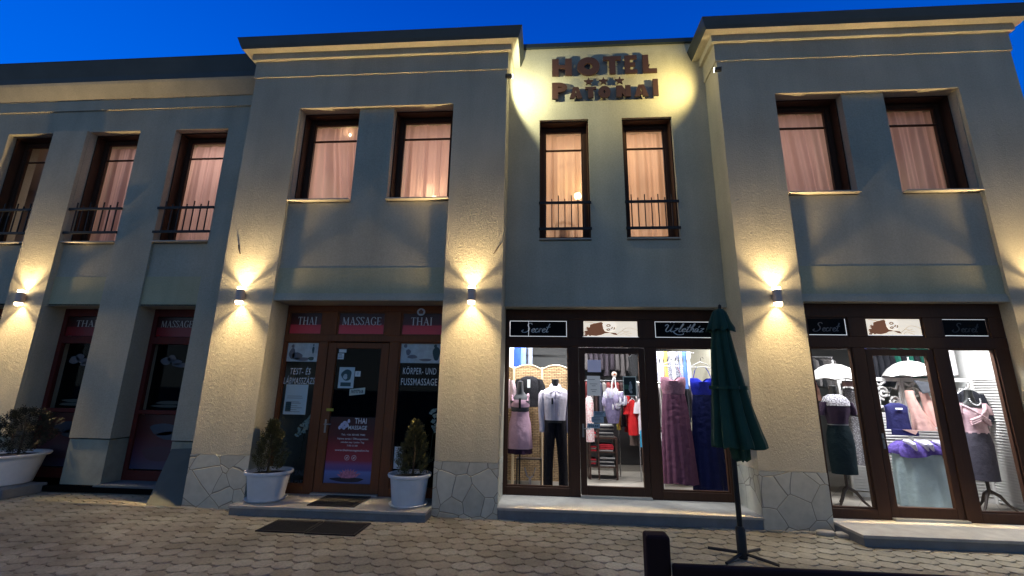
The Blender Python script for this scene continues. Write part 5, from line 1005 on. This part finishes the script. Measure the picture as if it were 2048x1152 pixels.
garment('skirt', [(cx, cy, 1.215, .155, .105), (cx, cy, 1.05, .185, .12), (cx, cy, .8, .18, .12, .01, 4), (cx, cy, .54, .175, .115, .01, 4)], cloth('charcoal_skirt_cloth', (.07, .065, .085)), t)
MB().tube([(cx, cy, .7), (cx, cy, .36)], .022).build('stand', mat('stand_wood', (.03, .018, .012), .4), t, True)
for dx, dy in ((-.17, -.08), (.22, -.08), (.02, .2)): MB().tube([(cx, cy, .40), (cx + dx * .45, cy + dy * .45, .34), (cx + dx * .8, cy + dy * .8, .22), (cx + dx * 1.15, cy + dy * 1.15, .145)], [.026, .024, .018, .014]).build('foot', mat('stand_wood', (.03, .018, .012), .4), t, True)
top('black_jacket', 6.68, 7.66, 1.84, 1.22, .21, cloth('black_jacket_cloth', (.02, .02, .028)), 'black jacket hanging behind the pink draped mannequin', 'jacket', .42)
# lace parasols
LACE = dotted('white_lace', (.72, .70, .66), (.50, .48, .46), 60, .20)
def lace(x, y, z, r, label, tilt=0):
    t = thing('lace_parasol', (x, y, z), label, 'parasol', 'open white lace parasols'); n = 64
    MB().loft([[(x + r * s_ * math.cos(a), y + r * s_ * .75 * math.sin(a), z + h * r + (.012 * math.cos(8 * a) if s_ > .98 else 0) + tilt * r * s_ * math.cos(a)) for a in [2 * math.pi * j / n for j in range(n)]] for s_, h in ((.02, .62), (.3, .58), (.55, .47), (.78, .29), (.92, .12), (1.0, 0))], cap=False).build('canopy', LACE, t, True)
    MB().tube([(x, y, z + .60 * r), (x, y, z + .60 * r + .07)], .010).build('tip', WHITE, t); MB().tube([(x, y, z + .6 * r), (x, y, z - .3)], .008).build('shaft', WHITE, t)
lace(4.76, 7.75, 1.98, .40, 'open white lace parasol above the sequin mannequin'); lace(6.10, 7.95, 2.05, .42, 'open white lace parasol above the fretwork screen', .0)
# fretwork and louvre screen
FRW = mat('white_fretwork', (.70, .68, .66), .5); fr = thing('fretwork_screen', (6.0, 8.0, .13), 'white folding screen with scrollwork top and louvred lower panels behind the display', 'screen')
for x0, x1, y0_, y1_ in ((5.02, 5.52, 8.12, 8.02), (5.53, 6.01, 8.02, 8.08), (6.02, 6.50, 8.08, 8.0), (6.51, 6.98, 8.0, 7.9)):
    def P(u, z, d=0): return (x0 + (x1 - x0) * u, y0_ + (y1_ - y0_) * u + d, z)
    m = MB()
    for a, b_ in ((0, .07), (.93, 1)): m.loft([[P(a, .131), P(b_, .131), P(b_, .131, .03), P(a, .131, .03)], [P(a, 2.03), P(b_, 2.03), P(b_, 2.03, .03), P(a, 2.03, .03)]])
    for z0_, z1_ in ((1.97, 2.03), (1.42, 1.46), (.131, .20)): m.loft([[P(.07, z0_), P(.93, z0_), P(.93, z0_, .03), P(.07, z0_, .03)], [P(.07, z1_), P(.93, z1_), P(.93, z1_, .03), P(.07, z1_, .03)]])
    m.build('frame', FRW, fr)
    m = MB()
    for cx_, cz_, s_ in ((.32, 1.78, 1), (.68, 1.62, -1)):
        pts = [P(cx_ + s_ * (.035 + .20 * k_ / 26) * math.cos(k_ * .42), cz_ + (.015 + .105 * k_ / 26) * math.sin(k_ * .42), .012) for k_ in range(27)]; m.tube(pts, .020, 6)
    for a in ([(.07, 1.95), (.22, 1.90), (.45, 1.96)], [(.93, 1.95), (.80, 1.84), (.62, 1.86), (.5, 1.72)], [(.07, 1.5), (.2, 1.56), (.38, 1.48)], [(.93, 1.48), (.90, 1.66), (.93, 1.8)], [(.07, 1.72), (.14, 1.66), (.12, 1.56)]): m.tube([P(u, z, .012) for u, z in a], .020, 6)
    m.build('scrollwork', FRW, fr, True)
    m = MB(); z = .22
    while z < 1.40: m.loft([[P(.07, z), P(.93, z), P(.93, z + .008), P(.07, z + .008)], [P(.07, z + .038, .026), P(.93, z + .038, .026), P(.93, z + .046, .026), P(.07, z + .046, .026)]]); z += .045
    m.build('louvres', FRW, fr)
# louvred side wall panel
t = thing('louvre_panel', (6.97, 7.5, .13), 'tall white louvred panel on the side wall at the far right', 'panel'); m = MB(); m.box(6.95, 6.998, 7.05, 7.09, .131, 2.0).box(6.95, 6.998, 7.86, 7.90, .131, 2.0).box(6.95, 6.998, 7.05, 7.9, 2.0, 2.06); m.build('frame', FRW, t)
m = MB(); z = .16
while z < 1.97: m.loft([[(6.955, 7.09, z), (6.955, 7.86, z), (6.955, 7.86, z + .008), (6.955, 7.09, z + .008)], [(6.99, 7.09, z + .03), (6.99, 7.86, z + .03), (6.99, 7.86, z + .038), (6.99, 7.09, z + .038)]]); z += .042
m.build('louvres', FRW, t)
# white drapes above
for i, x in enumerate((6.62, 6.80)):
    o = MB().loft([ell(x, 7.97, z, .055, .04, .2, 5, z, 28) for z in (3.0, 2.6, 2.3, 2.08)], cap=False).build('white_drape', cloth('white_drape_cloth', (.72, .70, .72)), None, True); tag(o, ('left' if i == 0 else 'right') + ' of two white drapes hanging above the louvred screen', 'drape', 'white drapes')
# back of the right shop: rails and garments
B(3.1, 5.0, 8.75, 8.8, .13, 3.05).build('partition', mat('grey_partition_paint', (.085, .085, .085), .8), bld)
rack(4.15, 5.2, 8.5, 2.40, 14, [(.02, .02, .022), (.06, .055, .06), (.12, .11, .11), (.03, .03, .05)], .35, .5, 'rack of black and grey tops high behind the lace parasol', 6)
rack(5.75, 7.0, 8.6, 2.62, 12, [(.015, .015, .02), (.02, .14, .10), (.03, .03, .16), (.02, .02, .025), (.015, .11, .08)], .5, .75, 'rack of dark green, navy and black dresses high above the fretwork screen', 7, .05)
# sparkling dress beside the sequin mannequin
gs = gown(5.02, 7.80, 1.86, .66, .14, .20, dotted('silver_lace', (.42, .40, .42), (.16, .15, .16), 60, .35), dotted('silver_lace', (.42, .40, .42), (.16, .15, .16), 60, .35), 'silver grey sparkling dress hanging beside the sequin shouldered mannequin', 9, 4)
t = thing('clutch_bag', (4.86, 7.66, 1.98), 'small pinkish box bag perched under the lace parasol', 'bag'); B(4.78, 5.00, 7.56, 7.64, 1.86, 1.94).build('body', cloth('rose_beige_leather', (.34, .22, .20)), t, bevel=.01); B(4.77, 5.01, 7.55, 7.65, 1.94, 1.95).build('lid', BLACK, t)
top('pink_cardigan', 4.30, 7.8, 1.98, 1.5, .16, cloth('salmon_cloth', (.50, .26, .20)), 'salmon coloured cardigan partly hidden behind the sequin mannequin', 'cardigan', .3)
# centre of the right shop: navy top, blush skirt, tulle and draped table
t = top('navy_top', 5.56, 7.66, 1.62, 1.22, .20, NAVY, 'sleeveless navy top displayed before the fretwork screen', 'top', 0, hang=False); B(5.50, 5.60, 7.58, 7.59, 1.52, 1.545).build('brooch', SIL, t)
t = thing('clutch_bag', (5.60, 7.55, 1.13), 'flat navy and blush clutch bag under the navy top', 'bag'); MB().prism([(5.36, 1.14), (5.74, 1.13), (5.74, 1.22), (5.36, 1.23)], 7.53, 7.56).build('body', NAVY, t, bevel=.005); MB().prism([(5.50, 1.225), (5.68, 1.15), (5.74, 1.22)], 7.522, 7.529).build('flap', cloth('blush_leather', (.60, .38, .32)), t)
BL = cloth('blush_cloth', (.66, .40, .35)); t = thing('blush_dress', (5.98, 7.8, 1.18), 'flared blush pink dress with wide hem hung on the fretwork screen', 'dress')
MB().loft([ell(x, 7.78, z, r_, .05 + r_ * .2, am, 6, z * 3, 56) for x, z, r_, am in ((5.89, 1.82, .05, 0), (5.90, 1.70, .06, .02), (5.95, 1.5, .085, .05), (6.0, 1.3, .13, .10), (6.02, 1.20, .16, .14))], cap=False).build('skirt', BL, t, True); MB().loft([ell(x, 7.80, z, r_, .05 + r_ * .2, am, 5, z * 3 + 1, 48) for x, z, r_, am in ((6.12, 1.80, .05, 0), (6.16, 1.6, .07, .05), (6.22, 1.36, .11, .1), (6.24, 1.26, .12, .12))], cap=False).build('overskirt', BL, t, True)
t = thing('envelope_bag', (6.03, 7.7, 1.8), 'slate grey envelope bag hung at a slant on the fretwork screen', 'bag'); MB().prism([(5.93, 1.98), (6.14, 1.95), (6.20, 1.80), (6.03, 1.77)], 7.68, 7.71).build('body', cloth('slate_leather', (.08, .085, .10)), t, bevel=.006)
t = thing('display_table', (5.66, 7.55, .13), 'round table under a long pale blue cloth in the right shop doorway', 'table')
MB().loft([ell(5.66, 7.55, z, rx, rx * .62, am, 8, .4, 96) for z, rx, am in ((.90, .02, 0), (.90, .30, 0), (.885, .325, .01), (.7, .335, .03), (.4, .345, .06), (.135, .355, .08))], cap=False).build('tablecloth', cloth('pale_blue_cloth', (.40, .50, .52), var=.05), t, True); MB().tube([(5.66, 7.55, .13), (5.66, 7.55, .88)], .03).build('leg', IRON, t)
t = thing('tulle_skirt', (5.66, 7.5, .90), 'violet tulle skirt with white satin heaped on the draped table', 'skirt'); TUL = cloth('violet_tulle', (.12, .08, .32), var=.5, vs=22); WSA = cloth('white_lilac_satin', (.60, .56, .70), rough=.4)
MB().loft([ell(5.66, 7.52, z, rx, rx * .6, am, 9, z * 6, 90, dz_) for z, rx, am, dz_ in ((1.06, .10, .05, 0), (1.05, .26, .04, .01), (.99, .34, .06, .02), (.92, .375, .08, .025), (.86, .37, .10, .03))], cap=False).build('tulle', TUL, t, True)
for j in range(4): x = 5.44 + j * .135 + .03 * math.sin(j * 2.2); MB().tube([(x - .03, 7.42, 1.07), (x, 7.35, 1.055), (x + .02, 7.31, 1.02), (x + .05 + .02 * math.sin(j * 3), 7.30, .94)], [.020, .040, .038, .012], 10).build('satin_fold', WSA, t, True)
MB().loft([ell(6.02, 7.45, z, r_, r_ * .7, .15, 5, z * 9, 28) for z, r_ in ((.93, .03), (.90, .06), (.84, .065), (.79, .03))]).build('bow', cloth('dark_violet', (.03, .02, .08)), t, True)
t = thing('low_black_box', (6.1, 7.6, .13), 'low black box beside the table foot', 'box'); B(6.05, 6.30, 7.5, 7.7, .131, .28).build('body', mat('black_card', (.02, .02, .022), .5), t, bevel=.006)
# flowers glimpsed in the dark massage windows
def orchid(x, y, z, pts, label, sd):
    r = random.Random(sd); t = thing('orchid', (x, y, z), label, 'flower', 'pale orchids in the massage windows'); MB().tube([(x, y, z), (x + .03, y, z + .4), (x + .12, y - .02, z + .66)], .006).build('stem', mat('orchid_stem', (.03, .05, .02), .6), t)
    for px_, pz in pts:
        m = MB()
        for j in range(5):
            a = j * 2 * math.pi / 5 + r.random(); d = Vector((math.cos(a), 0, math.sin(a))); nn = Vector((-d.z, 0, d.x)); c0 = Vector((px_, y - .03 + r.uniform(-.02, .02), pz)); L_ = r.uniform(.035, .05)
            m.poly([tuple(c0), tuple(c0 + d * L_ * .5 + nn * L_ * .42 + Vector((0, -.012, 0))), tuple(c0 + d * L_ + Vector((0, -.004, 0))), tuple(c0 + d * L_ * .5 - nn * L_ * .42 + Vector((0, -.012, 0)))])
        m.build('blossom', mat('orchid_petal', (.42, .50, .42), .6), t)
orchid(-3.86, 7.12, .6, [(-3.93, .97), (-3.88, .99), (-3.83, 1.03), (-3.80, 1.08), (-3.86, 1.12), (-3.81, 1.16), (-3.77, 1.20), (-3.77, 1.13), (-3.74, 1.24), (-3.90, 1.05)], 'pale orchid spray behind the left massage window beside the conifer', 2)
orchid(-1.78, 7.12, .6, [(-1.78, 1.35), (-1.72, 1.30), (-1.74, 1.22), (-1.69, 1.17), (-1.70, 1.08), (-1.74, 1.38), (-1.73, 1.13)], 'dim orchid spray behind the right massage window', 4)
